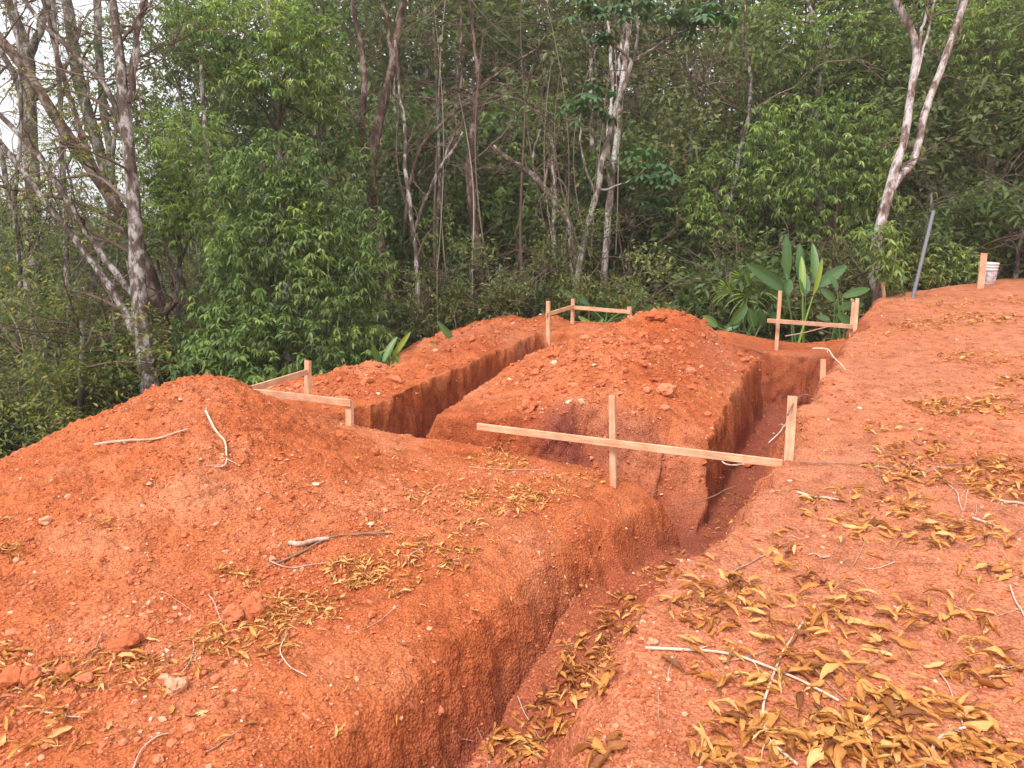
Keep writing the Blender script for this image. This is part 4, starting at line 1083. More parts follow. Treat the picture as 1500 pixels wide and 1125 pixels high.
px_tree("leaning_tree", "dark brown leaning trunk behind the white-mottled stem",
        [(250, 560, 34), (238, 480, 32), (222, 410, 28), (190, 335, 26), (150, 270, 24), (95, 190, 22), (40, 110, 20), (-10, 40, 18)], 10.8, M_BARK_RED,
        [([(240, 460, 16), (262, 440, 12), (285, 480, 10)], None), ([(150, 270, 12), (110, 170, 10), (78, 60, 8), (60, -10, 7)], None), ([(190, 335, 9), (120, 300, 8), (40, 280, 7), (-20, 270, 6)], None)],
        [(80, 360, 90, 50, 10.8), (20, 300, 60, 60, 11), (150, 330, 40, 50, 10.8)], M_LEAF_OLIVE, 5, 0.06, 0.022, 0.4, 0.28, 9, 0.8, 5, tint=(0.6, 0.22))
px_tree("forked_tree", "thick grey trunk forking high up against the white sky at the far left",
        [(50, 480, 30), (48, 330, 28), (45, 230, 27), (42, 120, 26), (35, 65, 24), (15, 0, 20)], 13.5, M_BARK_GREY,
        [([(42, 80, 18), (60, 40, 15), (75, -20, 14)], None), ([(44, 200, 14), (20, 110, 12), (-20, 40, 10)], None), ([(45, 150, 10), (90, 110, 8), (120, 30, 7)], None)],
        [(50, 30, 60, 40, 13.5), (10, 90, 40, 40, 13.5)], M_LEAF_OLIVE, 5, 0.08, 0.03, 0.4, 0.25, 10, 1.0, 4)
px_tree("slanting_tree", "pair of slanting mossy trunks rising to the top edge left of the mottled tree",
        [(180, 330, 20), (140, 200, 22), (115, 110, 22), (98, 0, 20)], 14.5, M_BARK_GREY,
        [([(168, 290, 14), (155, 180, 15), (147, 90, 15), (140, -20, 14)], None), ([(110, 90, 9), (80, 40, 8), (60, -20, 7)], None)],
        [(130, 120, 60, 60, 14.5), (150, 50, 50, 40, 14.5), (95, 190, 40, 40, 14.5)], M_LEAF_DEEP, 5, 0.09, 0.03, 0.4, 0.35, 10, 1.0, 4)
px_tree("slender_tree", "thin pale straight trunk standing between the mottled tree and the bushy tree",
        [(315, 455, 10), (313, 400, 9), (312, 350, 9), (303, 230, 9), (298, 140, 8), (296, 90, 8)], 12.2, M_BARK_MOTTLED, [], [(300, 60, 70, 45, 12.3), (250, 90, 50, 30, 12.4)], M_LEAF_DEEP, 7, 0.10, 0.03, 0.4, 0.5, 11)
px_tree("slender_tree", "thin crooked grey trunk close behind the dark leaning trunk",
        [(272, 500, 10), (262, 470, 10), (250, 400, 9), (240, 330, 8), (236, 270, 7)], 11.4, M_BARK_GREY, [([(262, 470, 7), (240, 430, 6), (232, 380, 5)], None)], [(240, 250, 40, 30, 11.4)], M_LEAF_DEEP, 7, 0.09, 0.03, 0.4, 0.4, 11)
for (lab, path, d, lm, cl) in (
    ("slim grey trunk leaning left at the far left edge", [(70, 520, 12), (40, 400, 11), (12, 280, 10), (-15, 150, 9)], 11.6, [([(50, 440, 7), (60, 350, 6), (55, 250, 5)], None)], [(20, 260, 40, 40, 11.6), (60, 330, 40, 40, 11.6)]),
    ("slim dark trunk rising straight between the forked tree and the mottled tree", [(108, 500, 12), (98, 360, 11), (92, 230, 10), (84, 90, 9), (78, -10, 8)], 12.8, [([(94, 250, 6), (120, 180, 5), (132, 90, 4)], None)], [(100, 110, 40, 40, 12.8), (70, 200, 40, 30, 12.8)]),
    ("thin crooked trunk leaning right in front of the bright sky", [(120, 540, 9), (135, 430, 9), (160, 300, 8), (172, 180, 7), (200, 60, 6), (220, -20, 5)], 11.9, [([(150, 350, 5), (110, 290, 4), (95, 220, 3)], None)], [(150, 240, 40, 30, 11.9), (215, 30, 40, 30, 11.9)]),
    ("thin white-flecked trunk at the left edge among yellowish leaves", [(18, 560, 9), (30, 430, 9), (22, 300, 8), (30, 160, 7), (24, 20, 6)], 10.9, [([(28, 400, 5), (60, 340, 4), (75, 270, 3)], None)], [(40, 300, 50, 40, 10.9), (20, 400, 50, 40, 10.9)])):
    px_tree("slender_tree", lab, path, d, M_BARK_MOTTLED if "white" in lab else M_BARK_GREY, lm, cl, M_LEAF_OLIVE, 5, 0.06, 0.022, 0.4, 0.40, 9, 0.6, 4, tint=(0.62, 0.22))
# -- left: the bushy drooping-leaved trees
px_tree("bushy_tree", "bright green bushy tree with tiered drooping leaves left of the middle",
        [(400, 560, 16), (395, 450, 15), (390, 330, 12), (385, 230, 9)], 10.6, M_BARK_GREY, [],
        [(400, 235, 75, 38, 10.3), (365, 285, 65, 42, 10.2), (440, 300, 60, 48, 10.2), (400, 355, 85, 46, 10.0), (475, 345, 55, 55, 10.3), (350, 390, 48, 40, 10.3), (430, 430, 95, 48, 10.0), (505, 410, 50, 65, 10.2),
         (525, 485, 45, 60, 10.2), (335, 500, 65, 50, 9.9), (420, 515, 105, 55, 9.8), (295, 548, 48, 36, 9.6), (470, 560, 80, 35, 9.7), (285, 490, 36, 38, 10.2), (370, 570, 70, 34, 9.5), (540, 540, 40, 35, 10.0), (556, 395, 26, 34, 10.3), (552, 330, 24, 26, 10.5), (318, 440, 40, 30, 10.2), (450, 255, 34, 26, 10.4), (250, 585, 40, 24, 9.4)],
        M_LEAF_BRIGHT, 7, 0.105, 0.032, 0.62, 0.75, 11, tint=(0.46, 0.25))
px_tree("young_tree", "light green feathery young tree with layered sprays beside the mottled trunk",
        [(265, 520, 10), (262, 400, 9), (262, 300, 8), (262, 210, 6)], 11.2, M_BARK_GREY, [],
        [(262, 195, 72, 34, 10.9), (225, 245, 42, 30, 10.9), (300, 245, 60, 28, 10.8), (240, 310, 55, 36, 10.8), (300, 325, 45, 30, 10.8), (265, 280, 50, 26, 11), (230, 350, 36, 22, 10.9)],
        M_LEAF_BRIGHT, 7, 0.105, 0.028, 0.35, 0.75, 11, tint=(0.60, 0.24))
px_tree("overhanging_tree", "green overhanging tree whose drooping sprays fill the top left of the middle",
        [(420, 470, 18), (415, 300, 16), (405, 150, 14), (395, 20, 12)], 13.2, M_BARK_GREY, [([(405, 160, 8), (360, 100, 7), (300, 60, 5)], None), ([(400, 100, 7), (450, 60, 6), (500, 40, 4)], None)],
        [(370, 30, 105, 42, 12.4), (300, 75, 48, 30, 12.6), (445, 55, 52, 46, 12.3), (420, 108, 66, 32, 12.3), (345, 115, 60, 28, 12.4), (468, 100, 36, 38, 12.4), (480, 150, 30, 30, 12.5), (290, 20, 60, 30, 12.8)],
        M_LEAF_BRIGHT, 7, 0.125, 0.034, 0.4, 0.7, 11, 1.5, tint=(0.46, 0.25))
px_tree("shade_tree", "dark leafy tree filling the gap behind the two bushy green crowns",
        [(480, 430, 14), (480, 300, 13), (470, 180, 10)], 13.2, M_BARK_GREY, [],
        [(470, 200, 55, 50, 13), (510, 260, 45, 70, 13), (420, 180, 60, 40, 13.4), (340, 190, 60, 40, 13.4), (520, 360, 40, 60, 13), (370, 150, 70, 30, 13.6)], M_LEAF_DEEP, 7, 0.11, 0.035, 0.5, 0.75, 12, tint=(0.35, 0.18))
# -- middle trunks
px_tree("red_barked_tree", "red-brown curving tree with a white-spotted fork in the middle of the forest",
        [(578, 440, 22), (562, 380, 22), (545, 300, 21), (541, 250, 22), (553, 185, 20), (572, 110, 17), (582, 50, 15), (592, -10, 13)], 14.0, M_BARK_RED,
        [([(541, 245, 14), (531, 190, 13), (532, 120, 12), (528, 60, 10), (512, -10, 8)], None), ([(575, 100, 9), (568, 40, 8), (560, -10, 7)], None), ([(535, 215, 6), (518, 170, 5), (500, 130, 4), (480, 60, 3)], None)],
        [(560, -40, 120, 50, 14)], M_LEAF_DEEP, 7, 0.11, 0.035, 0.4, 0.5, 12, 1.5, 3)
px_tree("red_barked_tree", "straight red-brown trunk in the centre of the forest",
        [(708, 440, 20), (700, 380, 18), (688, 280, 18), (690, 220, 17), (697, 150, 13), (700, 100, 9), (690, 20, 6)], 14.4, M_BARK_RED,
        [([(695, 150, 7), (675, 160, 7), (640, 190, 7), (612, 225, 7), (596, 290, 6), (592, 340, 5)], None), ([(697, 130, 5), (740, 100, 4), (790, 70, 3)], None), ([(696, 140, 5), (730, 120, 4), (790, 165, 3), (830, 195, 2)], None), ([(675, 130, 5), (676, 60, 5), (672, -10, 4)], None)],
        [], M_LEAF_OLIVE, twigs=6, twig_len=1.3, up=1.0)
px_tree("mossy_tree", "mossy white-flecked trunk leaning left across the dark hollow",
        [(846, 395, 17), (838, 340, 16), (815, 300, 14), (785, 262, 12), (755, 240, 9), (722, 215, 7)], 13.6, M_BARK_MOTTLED,
        [([(815, 300, 8), (812, 270, 7), (808, 230, 6)], None), ([(790, 265, 6), (780, 240, 5), (790, 190, 4)], None)], [(760, 225, 40, 22, 13.6), (810, 225, 30, 25, 13.8), (800, 300, 34, 26, 13.3), (850, 350, 30, 24, 13.2)], M_LEAF_OLIVE, 5, 0.07, 0.03, 0.4, 0.4, 10, 0, 3)
px_tree("pale_trunk_tree", "tall pale flaking trunk behind the umbrella-leaved tree",
        [(885, 400, 14), (893, 280, 14), (905, 190, 13), (912, 120, 12), (920, 40, 10), (926, -20, 9)], 16.5, M_BARK_PALE,
        [([(905, 110, 6), (912, 60, 5), (920, 20, 6)], None), ([(893, 300, 9), (890, 220, 8), (896, 120, 7), (890, 30, 6)], None)], [(920, -60, 140, 60, 16.5)], M_LEAF_FOREST, 5, 0.14, 0.05, 0.4, 0.4, 12, 1.5, 2)
px_tree("slender_tree", "thin light-grey trunk with knotted bark right of the red-brown fork",
        [(612, 400, 9), (605, 340, 9), (595, 260, 8), (592, 190, 7), (586, 130, 6), (578, 60, 5)], 13.4, M_BARK_MOTTLED, [([(604, 340, 6), (625, 290, 6), (650, 240, 6), (678, 195, 5)], None), ([(625, 290, 5), (660, 210, 4), (672, 180, 3)], None)], [(640, 330, 40, 40, 13.4), (600, 440, 30, 60, 13.0)], M_LEAF_OLIVE, 5, 0.08, 0.03, 0.4, 0.35, 10, 0, 3)
px_tree("slender_tree", "thin dark sapling trunk among the twigs left of the leaning trunk",
        [(640, 420, 7), (640, 340, 7), (643, 250, 6), (641, 150, 5), (636, 40, 4)], 15.2, M_BARK_GREY, [], [(640, 60, 50, 40, 15.2)], M_LEAF_FOREST, 5, 0.11, 0.04, 0.4, 0.4, 11, 0, 3)
px_tree("slender_tree", "white-grey sapling trunk inside the dark hollow",
        [(812, 400, 8), (810, 330, 8), (812, 250, 8), (806, 190, 7)], 15.6, M_BARK_MOTTLED, [], [(800, 170, 50, 35, 15.6)], M_LEAF_FOREST, 5, 0.11, 0.04, 0.4, 0.4, 11, 0, 2)
px_tree("slender_tree", "grey trunk with a bent crown fork above the umbrella leaves on its left",
        [(870, 250, 10), (866, 170, 9), (866, 110, 8), (866, 65, 8)], 17.5, M_BARK_MOTTLED, [([(866, 75, 6), (855, 50, 5), (850, 30, 4)], None), ([(866, 70, 6), (880, 60, 5), (895, 40, 4)], None)], [(860, 60, 60, 40, 17.5)], M_LEAF_FOREST, 5, 0.13, 0.05, 0.4, 0.4, 12)
# umbrella-leaved (lobed) tree
def lobed_leaf(c, out, R, n=9):
    """umbrella of lobes round a point, tilted outwards"""
    az = np.linspace(-math.pi, math.pi, n, endpoint=False) + rng.normal(0, 0.06, n)
    nrm = unit(np.array([out[0] * 0.45, out[1] * 0.45, 1.0]) + rng.normal(0, 0.15, 3))
    e1 = unit(np.cross(nrm, [0.3, 1, 0.2])); e2 = np.cross(nrm, e1)
    V = []
    for a in az:
        d = e1 * math.cos(a) + e2 * math.sin(a); s = np.cross(nrm, d); Rl = R * rng.uniform(0.8, 1.15)
        V.append([c, c + d * Rl * .5 + s * Rl * .17 - nrm * Rl * .06, c + d * Rl * .5 - s * Rl * .17 - nrm * Rl * .06, c + d * Rl * .8 + s * Rl * .16 - nrm * Rl * .24, c + d * Rl * .8 - s * Rl * .16 - nrm * Rl * .24, c + d * Rl - nrm * Rl * .46])
    return np.array(V)
tr = px_tree("umbrella_leaf_tree", "slender tree with big lobed umbrella-like leaves in front of the pale trunk",
        [(842, 425, 13), (855, 360, 12), (872, 290, 12), (886, 220, 11), (905, 150, 10), (926, 92, 9)], 13.0, M_BARK_GREY,
        [([(926, 92, 6), (960, 70, 5), (1000, 40, 4), (1040, 0, 3)], None), ([(926, 90, 6), (905, 70, 5), (880, 40, 4), (852, 5, 3)], None), ([(928, 88, 6), (935, 40, 5), (930, -10, 4)], None), ([(928, 88, 5), (975, 60, 4), (1040, 25, 3)], None),
         ([(872, 282, 6), (855, 240, 5), (850, 190, 4), (852, 160, 3)], None), ([(876, 278, 5), (900, 274, 4), (925, 262, 3), (945, 245, 2)], None)])
ul, ut = [], []
tb = np.array(tr.location)
for (u, v, n, sp) in ((852, 148, 9, 42), (835, 160, 4, 20), (930, 228, 7, 36), (945, 265, 9, 44), (960, 290, 4, 30), (898, 20, 8, 46), (1005, 20, 9, 50), (960, 10, 8, 45), (1040, 20, 6, 30), (865, 10, 6, 30), (890, 52, 4, 20), (985, 262, 3, 20)):
    for _ in range(n):
        du, dv = rng.normal(0, sp * 0.55), rng.normal(0, sp * 0.35)
        c = at(u + du, v + dv, 13.0 + rng.uniform(-0.4, 0.4)) - tb
        ul.append(lobed_leaf(c, np.array([du, -abs(dv) * 0.3, 0]) / sp, rng.uniform(0.17, 0.26))); ut += [np.clip(rng.normal(0.5, 0.2), 0, 1)] * 9
link("crown", leaf_mesh("crown", np.concatenate(ul), np.array(ut), tint_material("leaf_umbrella", [(0.0, (0.030, 0.075, 0.032)), (1.0, (0.085, 0.17, 0.062))], 0.55, 0, transl=0.25, spec=0.4)), tr)

# -- right: pale Y tree, bright crowns
px_tree("pale_forked_tree", "tall white-barked tree splitting into a Y on the right",
        [(1286, 445, 22), (1279, 400, 21), (1284, 350, 20), (1297, 300, 20), (1308, 265, 19), (1318, 225, 16), (1328, 180, 15), (1338, 120, 15), (1344, 70, 14), (1330, 35, 13), (1306, -10, 12)], 12.4, M_BARK_PALE,
        [([(1306, 275, 13), (1330, 245, 14), (1345, 215, 14), (1358, 160, 14), (1378, 100, 13), (1395, 55, 13), (1418, -10, 12)], None), ([(1344, 74, 7), (1354, 30, 5), (1362, -10, 4)], None), ([(1339, 130, 6), (1356, 60, 5), (1372, -10, 4)], None)],
        [(1340, -50, 150, 50, 12.6)], M_LEAF_BRIGHT, 7, 0.11, 0.034, 0.5, 0.4, 12, 1.2, 2)
px_tree("bushy_tree", "bright green round-crowned tree with drooping leaves left of the white Y tree",
        [(1218, 400, 14), (1216, 340, 13), (1200, 300, 15), (1200, 220, 12)], 14.2, M_BARK_GREY, [],
        [(1215, 232, 95, 46, 13.9), (1180, 185, 75, 46, 14), (1255, 195, 58, 48, 14), (1150, 252, 48, 42, 13.8), (1240, 285, 85, 38, 13.7), (1132, 205, 42, 46, 14), (1285, 250, 28, 46, 13.9), (1160, 295, 40, 30, 14), (1230, 340, 60, 30, 13.8), (1290, 352, 36, 30, 11.9), (1302, 390, 24, 20, 11.8), (1215, 390, 50, 30, 14.2)],
        M_LEAF_BRIGHT, 7, 0.125, 0.038, 0.62, 0.72, 12, tint=(0.58, 0.25))
px_tree("bushy_tree", "low light-green tree with drooping leaves above the fan palm",
        [(1050, 400, 8), (1050, 340, 8), (1050, 280, 7)], 14.6, M_BARK_GREY, [],
        [(1050, 275, 55, 46, 14.4), (1065, 238, 48, 28, 14.5), (1028, 310, 38, 28, 14.4), (1095, 300, 28, 28, 14.4), (1050, 330, 40, 18, 14.4)], M_LEAF_BRIGHT, 7, 0.12, 0.036, 0.5, 0.7, 12, tint=(0.66, 0.24))
px_tree("overhanging_tree", "tall light-green crown filling the top right behind the Y tree",
        [(1190, 330, 16), (1195, 200, 15), (1205, 80, 15), (1186, 20, 12)], 17.5, M_BARK_MOTTLED, [([(1205, 85, 12), (1220, 70, 10), (1190, 20, 8), (1180, -10, 7)], None)],
        [(1150, 60, 78, 56, 17.2), (1240, 55, 78, 52, 17.2), (1190, 125, 66, 40, 17), (1110, 125, 40, 50, 17.2), (1290, 105, 45, 60, 17.4), (1100, 40, 40, 40, 17.6), (1090, 185, 40, 40, 17.2), (1310, 180, 40, 40, 17.4)], M_LEAF_BRIGHT, 7, 0.15, 0.045, 0.5, 0.62, 12, tint=(0.6, 0.18))
px_tree("overhanging_tree", "dense light-green crown hanging in at the top right corner",
        [(1450, 320, 16), (1450, 200, 15), (1450, 60, 12)], 17.0, M_BARK_GREY, [],
        [(1440, 60, 76, 56, 16.8), (1485, 140, 52, 56, 16.8), (1415, 135, 42, 46, 17), (1375, 60, 40, 56, 17.2), (1480, 30, 50, 50, 16.6), (1395, 180, 30, 30, 17.2), (1470, 195, 50, 30, 17), (1540, 120, 60, 90, 17)], M_LEAF_BRIGHT, 7, 0.14, 0.042, 0.5, 0.68, 12, tint=(0.5, 0.18))
px_tree("green_shrub", "bright green low shrub behind the grey leaning pipe",
        [(1360, 420, 6), (1360, 395, 5), (1360, 370, 4)], 14.6, M_BARK_GREY, [],
        [(1320, 362, 46, 26, 14.4), (1375, 368, 46, 26, 14.4), (1412, 388, 36, 20, 14.4), (1345, 395, 50, 22, 14.2), (1395, 402, 40, 14, 14.2), (1300, 392, 26, 26, 14.2)], M_LEAF_BRIGHT, 7, 0.10, 0.034, 0.35, 0.8, 11, cat="shrub", tint=(0.82, 0.2))
px_tree("broadleaf_shrub", "dark broad-leaved shrub behind the white bucket at the right edge",
        [(1480, 415, 6), (1480, 385, 5), (1480, 350, 4)], 15.2, M_BARK_GREY, [],
        [(1485, 345, 32, 24, 15), (1455, 385, 40, 20, 15.2), (1440, 352, 30, 14, 15.4), (1500, 385, 40, 26, 15), (1420, 370, 20, 16, 15.5), (1550, 370, 50, 40, 15)], M_LEAF_DEEP, 5, 0.20, 0.095, 0.4, 0.7, 14, cat="shrub", tint=(0.6, 0.2))
px_tree("broadleaf_shrub", "yellowish fine-leaved shrub behind the paddle-leaved plants",
        [(1190, 480, 5), (1190, 440, 5), (1190, 400, 4)], 13.6, M_BARK_GREY, [], [(1180, 400, 45, 50, 13.6), (1230, 410, 30, 50, 13.6), (1205, 455, 60, 40, 13.4), (1140, 420, 40, 40, 14)], M_LEAF_OLIVE, 6, 0.10, 0.03, 0.5, 0.7, 12, cat="shrub", tint=(0.62, 0.2))

# ------------------------------------------------------------------ paddle-leaved plants, fan palm
def paddle(base, tip, w, bend, twist, nseg=11):
    base, tip = np.asarray(base, float), np.asarray(tip, float)
    s = np.linspace(0, 1, nseg); ax_ = tip - base; L = np.linalg.norm(ax_)
    view = unit(CAM * 0 + np.array([math.sin(twist), -math.cos(twist), 0.35]))
    side = unit(np.cross(ax_, view)); nrm = np.cross(side, unit(ax_))
    c = base + ax_ * s[:, None] - nrm * (bend * L * (s * s))[:, None] + np.array([0, 0, 1]) * (0.15 * abs(bend) * L * np.sin(math.pi * s))[:, None]
    ww = w * np.sin(math.pi * np.clip(0.06 + 0.94 * s, 0, 1)) ** 0.6 * (1 - 0.15 * s)
    ww[-1] = 0.003
    cols = [-1, -0.5, 0, 0.5, 1]
    V = np.stack([c + side * (ww * t)[:, None] * 0.5 + nrm * (ww * (abs(t) ** 1.2) * 0.16)[:, None] + nrm * (0.05 * ww * np.sin(s * 25 + t * 3))[:, None] * abs(t) for t in cols], 1)
    idx = np.arange(nseg * 5).reshape(nseg, 5)
    q = np.stack([idx[:-1, :-1], idx[:-1, 1:], idx[1:, 1:], idx[1:, :-1]], -1)
    return V.reshape(-1, 3), q.reshape(-1), 4
def paddle_plant(label, leaves, root_uv, d, group=None):
    """leaves: (u0, v0, u1, v1, width px, tint)"""
    b = at(root_uv[0], root_uv[1], d); b[2] = gz(b[0], b[1])
    r = empty("paddle_leaf_plant", b, label, "plant", group)
    for (u0, v0, u1, v1, w, ti) in leaves:
        dd = d + rng.uniform(-0.2, 0.2)
        p0, p1 = at(u0, v0, dd) - b, at(u1, v1, dd - rng.uniform(-0.15, 0.2)) - b
        v, f, c = paddle(p0, p1, 0.98 * w * dd / F, rng.uniform(0.02, 0.14), rng.uniform(-0.5, 0.5))
        link("leaf", mesh_from("leaf", v, f, c, M_PADDLE, True, np.clip(np.full(len(v), ti) + np.tile([0, 0, 0.12, 0, 0], len(v) // 5), 0, 1)), r)
        foot = np.array([rng.normal(0, 0.08), rng.normal(0, 0.08), -0.03])
        q = resample(np.array([foot, foot * 0.5 + p0 * 0.5 + np.array([0, 0, 0.05]), p0, p0 * 0.5 + p1 * 0.5]), 12)
        vv_, ff_ = tubes(q[:9][None], np.linspace(0.016, 0.007, 9)[None], 7)
        link("stem", mesh_from("stem", vv_, ff_, 4, M_PADDLE, True, np.full(len(vv_), min(1, ti + 0.25))), r)
    return r
paddle_plant("tall paddle-leaved plant with upright banana-like leaves behind the far batter board",
    [(1153, 405, 1152, 343, 15, 0.2), (1150, 425, 1094, 386, 20, 0.1), (1173, 412, 1171, 356, 14, 0.15), (1176, 432, 1175, 374, 11, 0.8), (1195, 418, 1192, 354, 14, 0.45), (1192, 430, 1206, 378, 10, 1.0),
     (1198, 420, 1241, 388, 19, 0.15), (1180, 430, 1176, 395, 18, 0.2), (1152, 430, 1158, 408, 16, 0.15)], (1178, 492), 12.0)
paddle_plant("lower paddle-leaved plant spreading to the right of the tall one",
    [(1235, 434, 1276, 422, 14, 0.3), (1226, 425, 1215, 400, 12, 0.25), (1232, 452, 1268, 444, 14, 0.25), (1222, 440, 1202, 423, 13, 0.2), (1228, 460, 1250, 478, 14, 0.2), (1215, 470, 1195, 462, 12, 0.2)], (1222, 490), 11.9)
paddle_plant("broad round-leaved plant low between the fan palm and the far batter board",
    [(1093, 448, 1070, 478, 17, 0.35), (1112, 452, 1112, 484, 22, 0.12), (1105, 478, 1098, 452, 16, 0.2), (1128, 455, 1140, 478, 16, 0.12), (1050, 478, 1030, 462, 14, 0.5), (1085, 470, 1060, 485, 14, 0.3)], (1100, 500), 12.2)
GP = "paddle-leaved plants along the left bank"
for lab, lv, rt, d in (
    ("torn paddle leaves standing up behind the left bank near the bushy tree", [(562, 530, 580, 492, 12, 0.5), (576, 522, 600, 488, 9, 0.85), (556, 530, 545, 505, 12, 0.3), (575, 532, 585, 520, 12, 0.4)], (566, 545), 9.6),
    ("long arching grey-green paddle leaf over the left bank", [(672, 508, 640, 470, 12, 0.35), (668, 510, 655, 484, 9, 0.3), (650, 515, 628, 500, 10, 0.3)], (664, 520), 10.6),
    ("two upright pale paddle leaves near the top of the left bank", [(686, 505, 699, 472, 10, 0.6), (702, 505, 700, 478, 13, 0.45), (708, 505, 722, 488, 10, 0.3)], (696, 515), 10.8),
    ("paddle leaves behind the far corner batter board", [(850, 445, 816, 420, 11, 0.3), (862, 448, 838, 424, 12, 0.4), (890, 450, 905, 428, 10, 0.25), (870, 480, 846, 462, 9, 0.9), (872, 485, 884, 466, 9, 0.8), (925, 452, 942, 420, 12, 0.35), (880, 470, 862, 450, 12, 0.3), (935, 462, 955, 446, 14, 0.3)], (880, 492), 12.6)):
    paddle_plant(lab, lv, rt, d, GP)
# fan palm
b = at(1090, 478, 12.6); b[2] = gz(b[0], b[1])
palm = empty("fan_palm", b, "fan palm with radiating split leaves at the end of the trench", "palm")
for (u, v, R_, a0, a1, tu) in ((1092, 412, 40, -2.7, 0.0, 0.55), (1070, 428, 38, -3.6, -1.2, 0.6), (1115, 425, 36, -2.2, 0.6, 0.4), (1096, 432, 40, -4.4, 1.2, 0.7), (1135, 415, 30, -1.8, 0.9, 0.35), (1125, 448, 34, -1.2, 2.2, 0.3)):
    c = at(u, v, 12.5 + rng.uniform(-0.2, 0.2)) - b; V = []; Rm = R_ * 12.5 / F
    for a in np.linspace(a0, a1, 17):
        dv_ = unit(np.array([math.cos(a), -0.35 + rng.normal(0, 0.1), -math.sin(a)])); sd = unit(np.cross(dv_, [0, -1, 0.25]))
        Rl = Rm * rng.uniform(0.85, 1.1); dn = np.array([0, 0, -1.0])
        V.append([c, c + dv_ * Rl * .45 + sd * .011, c + dv_ * Rl * .45 - sd * .011, c + dv_ * Rl * .75 + sd * .009 + dn * Rl * .08, c + dv_ * Rl * .75 - sd * .009 + dn * Rl * .08, c + dv_ * Rl + dn * Rl * .32])
    link("frond", leaf_mesh("frond", np.array(V), np.clip(rng.normal(tu + 0.25, 0.1, 17), 0, 1), M_PADDLE), palm)
    q = resample(np.array([[0, 0, -0.05], c * 0.5 + np.array([0, 0, 0.12]), c]), 9); v_, f_ = tubes(q[None], np.linspace(0.012, 0.006, 9)[None], 6)
    link("stem", mesh_from("stem", v_, f_, 4, M_PADDLE, True, np.full(len(v_), 0.3)), palm)

# ------------------------------------------------------------------ the forest behind
def forest_crown(n, rx, rz, L, W, mat, zc, nclump=14):
    P, D = [], []
    for k in range(nclump):
        d = unit(rng.normal(0, 1, 3)); c = d * np.array([rx, rx, rz]) * rng.uniform(0.35, 0.85)
        p, o = clump_points(c, np.array([rx, rx, rz * 0.75]) * rng.uniform(0.25, 0.45), n // nclump, int(rng.integers(1, 900)))
        P.append(p); D.append(o)
    P = np.vstack(P) + np.array([0, 0, zc]); 
    wt = np.clip(rng.normal(0.5, 0.2, len(P)) + 0.25 * noise3(P * 1.2, 5), 0, 1)
    return dia_mesh("crown", diamonds(P, L, W), wt, mat)
def forest_tree(name, h, crown_r, crown_h, bark, mat, n, L, W, low=0.0, nl=6):
    """a whole tree at the origin: trunk, branches, crown"""
    root = bpy.data.objects.new(name, None); scene.collection.objects.link(root)
    k = np.linspace(0, 1, 12)
    p = np.stack([np.cumsum(rng.normal(0, h * 0.012, 12)), np.cumsum(rng.normal(0, h * 0.012, 12)), k * h * 0.92 - 0.3], -1); p[0, :2] = 0
    r = np.interp(k, [0, 0.05, 1], [0.012 * h + 0.04, 0.009 * h + 0.03, 0.02])
    link("trunk", limb_mesh("trunk", [(p, r)], bark, 9), root)
    out = []
    for _ in range(nl):
        i = rng.integers(3, 11); spray(p[i], unit(np.array([*rng.normal(0, 1, 2), 0.5])), crown_r * rng.uniform(0.7, 1.1), r[i] * 0.5, 2, out, 0.0, 3)
    link("branches", spray_mesh("branches", out, M_BRANCH, 4, 0.4), root)
    link("crown", forest_crown(n, crown_r, crown_h / 2, L, W, mat, low + crown_h / 2), root)
    return root
M_LEAF_DULL = tint_material("leaf_dull", [(0.0, (0.0487, 0.0632, 0.0218)), (0.5, (0.1249, 0.153, 0.055)), (0.9, (0.2343, 0.2511, 0.0918)), (1.0, (0.3902, 0.284, 0.1101))], 0.6, 0, transl=0.25, spec=0.35, rand=0.5)
KINDS = {
 'mid':   [forest_tree("forest_tree", 7.0, 1.9, 6.0, M_BARK_GREY, M_LEAF_FOREST, 6500, 0.17, 0.075, 0.8), forest_tree("forest_tree", 8.0, 2.1, 6.5, M_BARK_MOTTLED, M_LEAF_DULL, 6500, 0.15, 0.06, 1.2), forest_tree("forest_tree", 6.0, 1.7, 5.0, M_BARK_GREY, M_LEAF_DEEP, 6000, 0.18, 0.08, 0.8)],
 'tall':  [forest_tree("tall_forest_tree", 15.0, 3.6, 8.0, M_BARK_MOTTLED, M_LEAF_FOREST, 9000, 0.24, 0.11, 6.0, 9), forest_tree("tall_forest_tree", 17.0, 3.8, 10.0, M_BARK_GREY, M_LEAF_DULL, 9000, 0.24, 0.11, 6.0, 9), forest_tree("tall_forest_tree", 14.0, 3.2, 9.0, M_BARK_PALE, M_LEAF_FOREST, 9000, 0.22, 0.10, 4.5, 9)],
 'shrub': [forest_tree("undergrowth_shrub", 2.0, 1.2, 2.2, M_BARK_GREY, M_LEAF_FOREST, 3200, 0.13, 0.055, -0.1, 5), forest_tree("undergrowth_shrub", 2.2, 1.3, 2.4, M_BARK_GREY, M_LEAF_DULL, 3200, 0.11, 0.045, -0.1, 8), forest_tree("undergrowth_shrub", 1.8, 1.1, 1.9, M_BARK_GREY, M_LEAF_DEEP, 3000, 0.15, 0.06, -0.1, 5)],
}
KINDS['fine'] = [forest_tree("undergrowth_shrub", 2.2, 1.3, 2.6, M_BARK_GREY, M_LEAF_OLIVE, 7500, 0.075, 0.030, -0.2, 10), forest_tree("undergrowth_shrub", 2.0, 1.2, 2.3, M_BARK_MOTTLED, M_LEAF_FOREST, 7500, 0.085, 0.036, -0.2, 8)]
used = set()
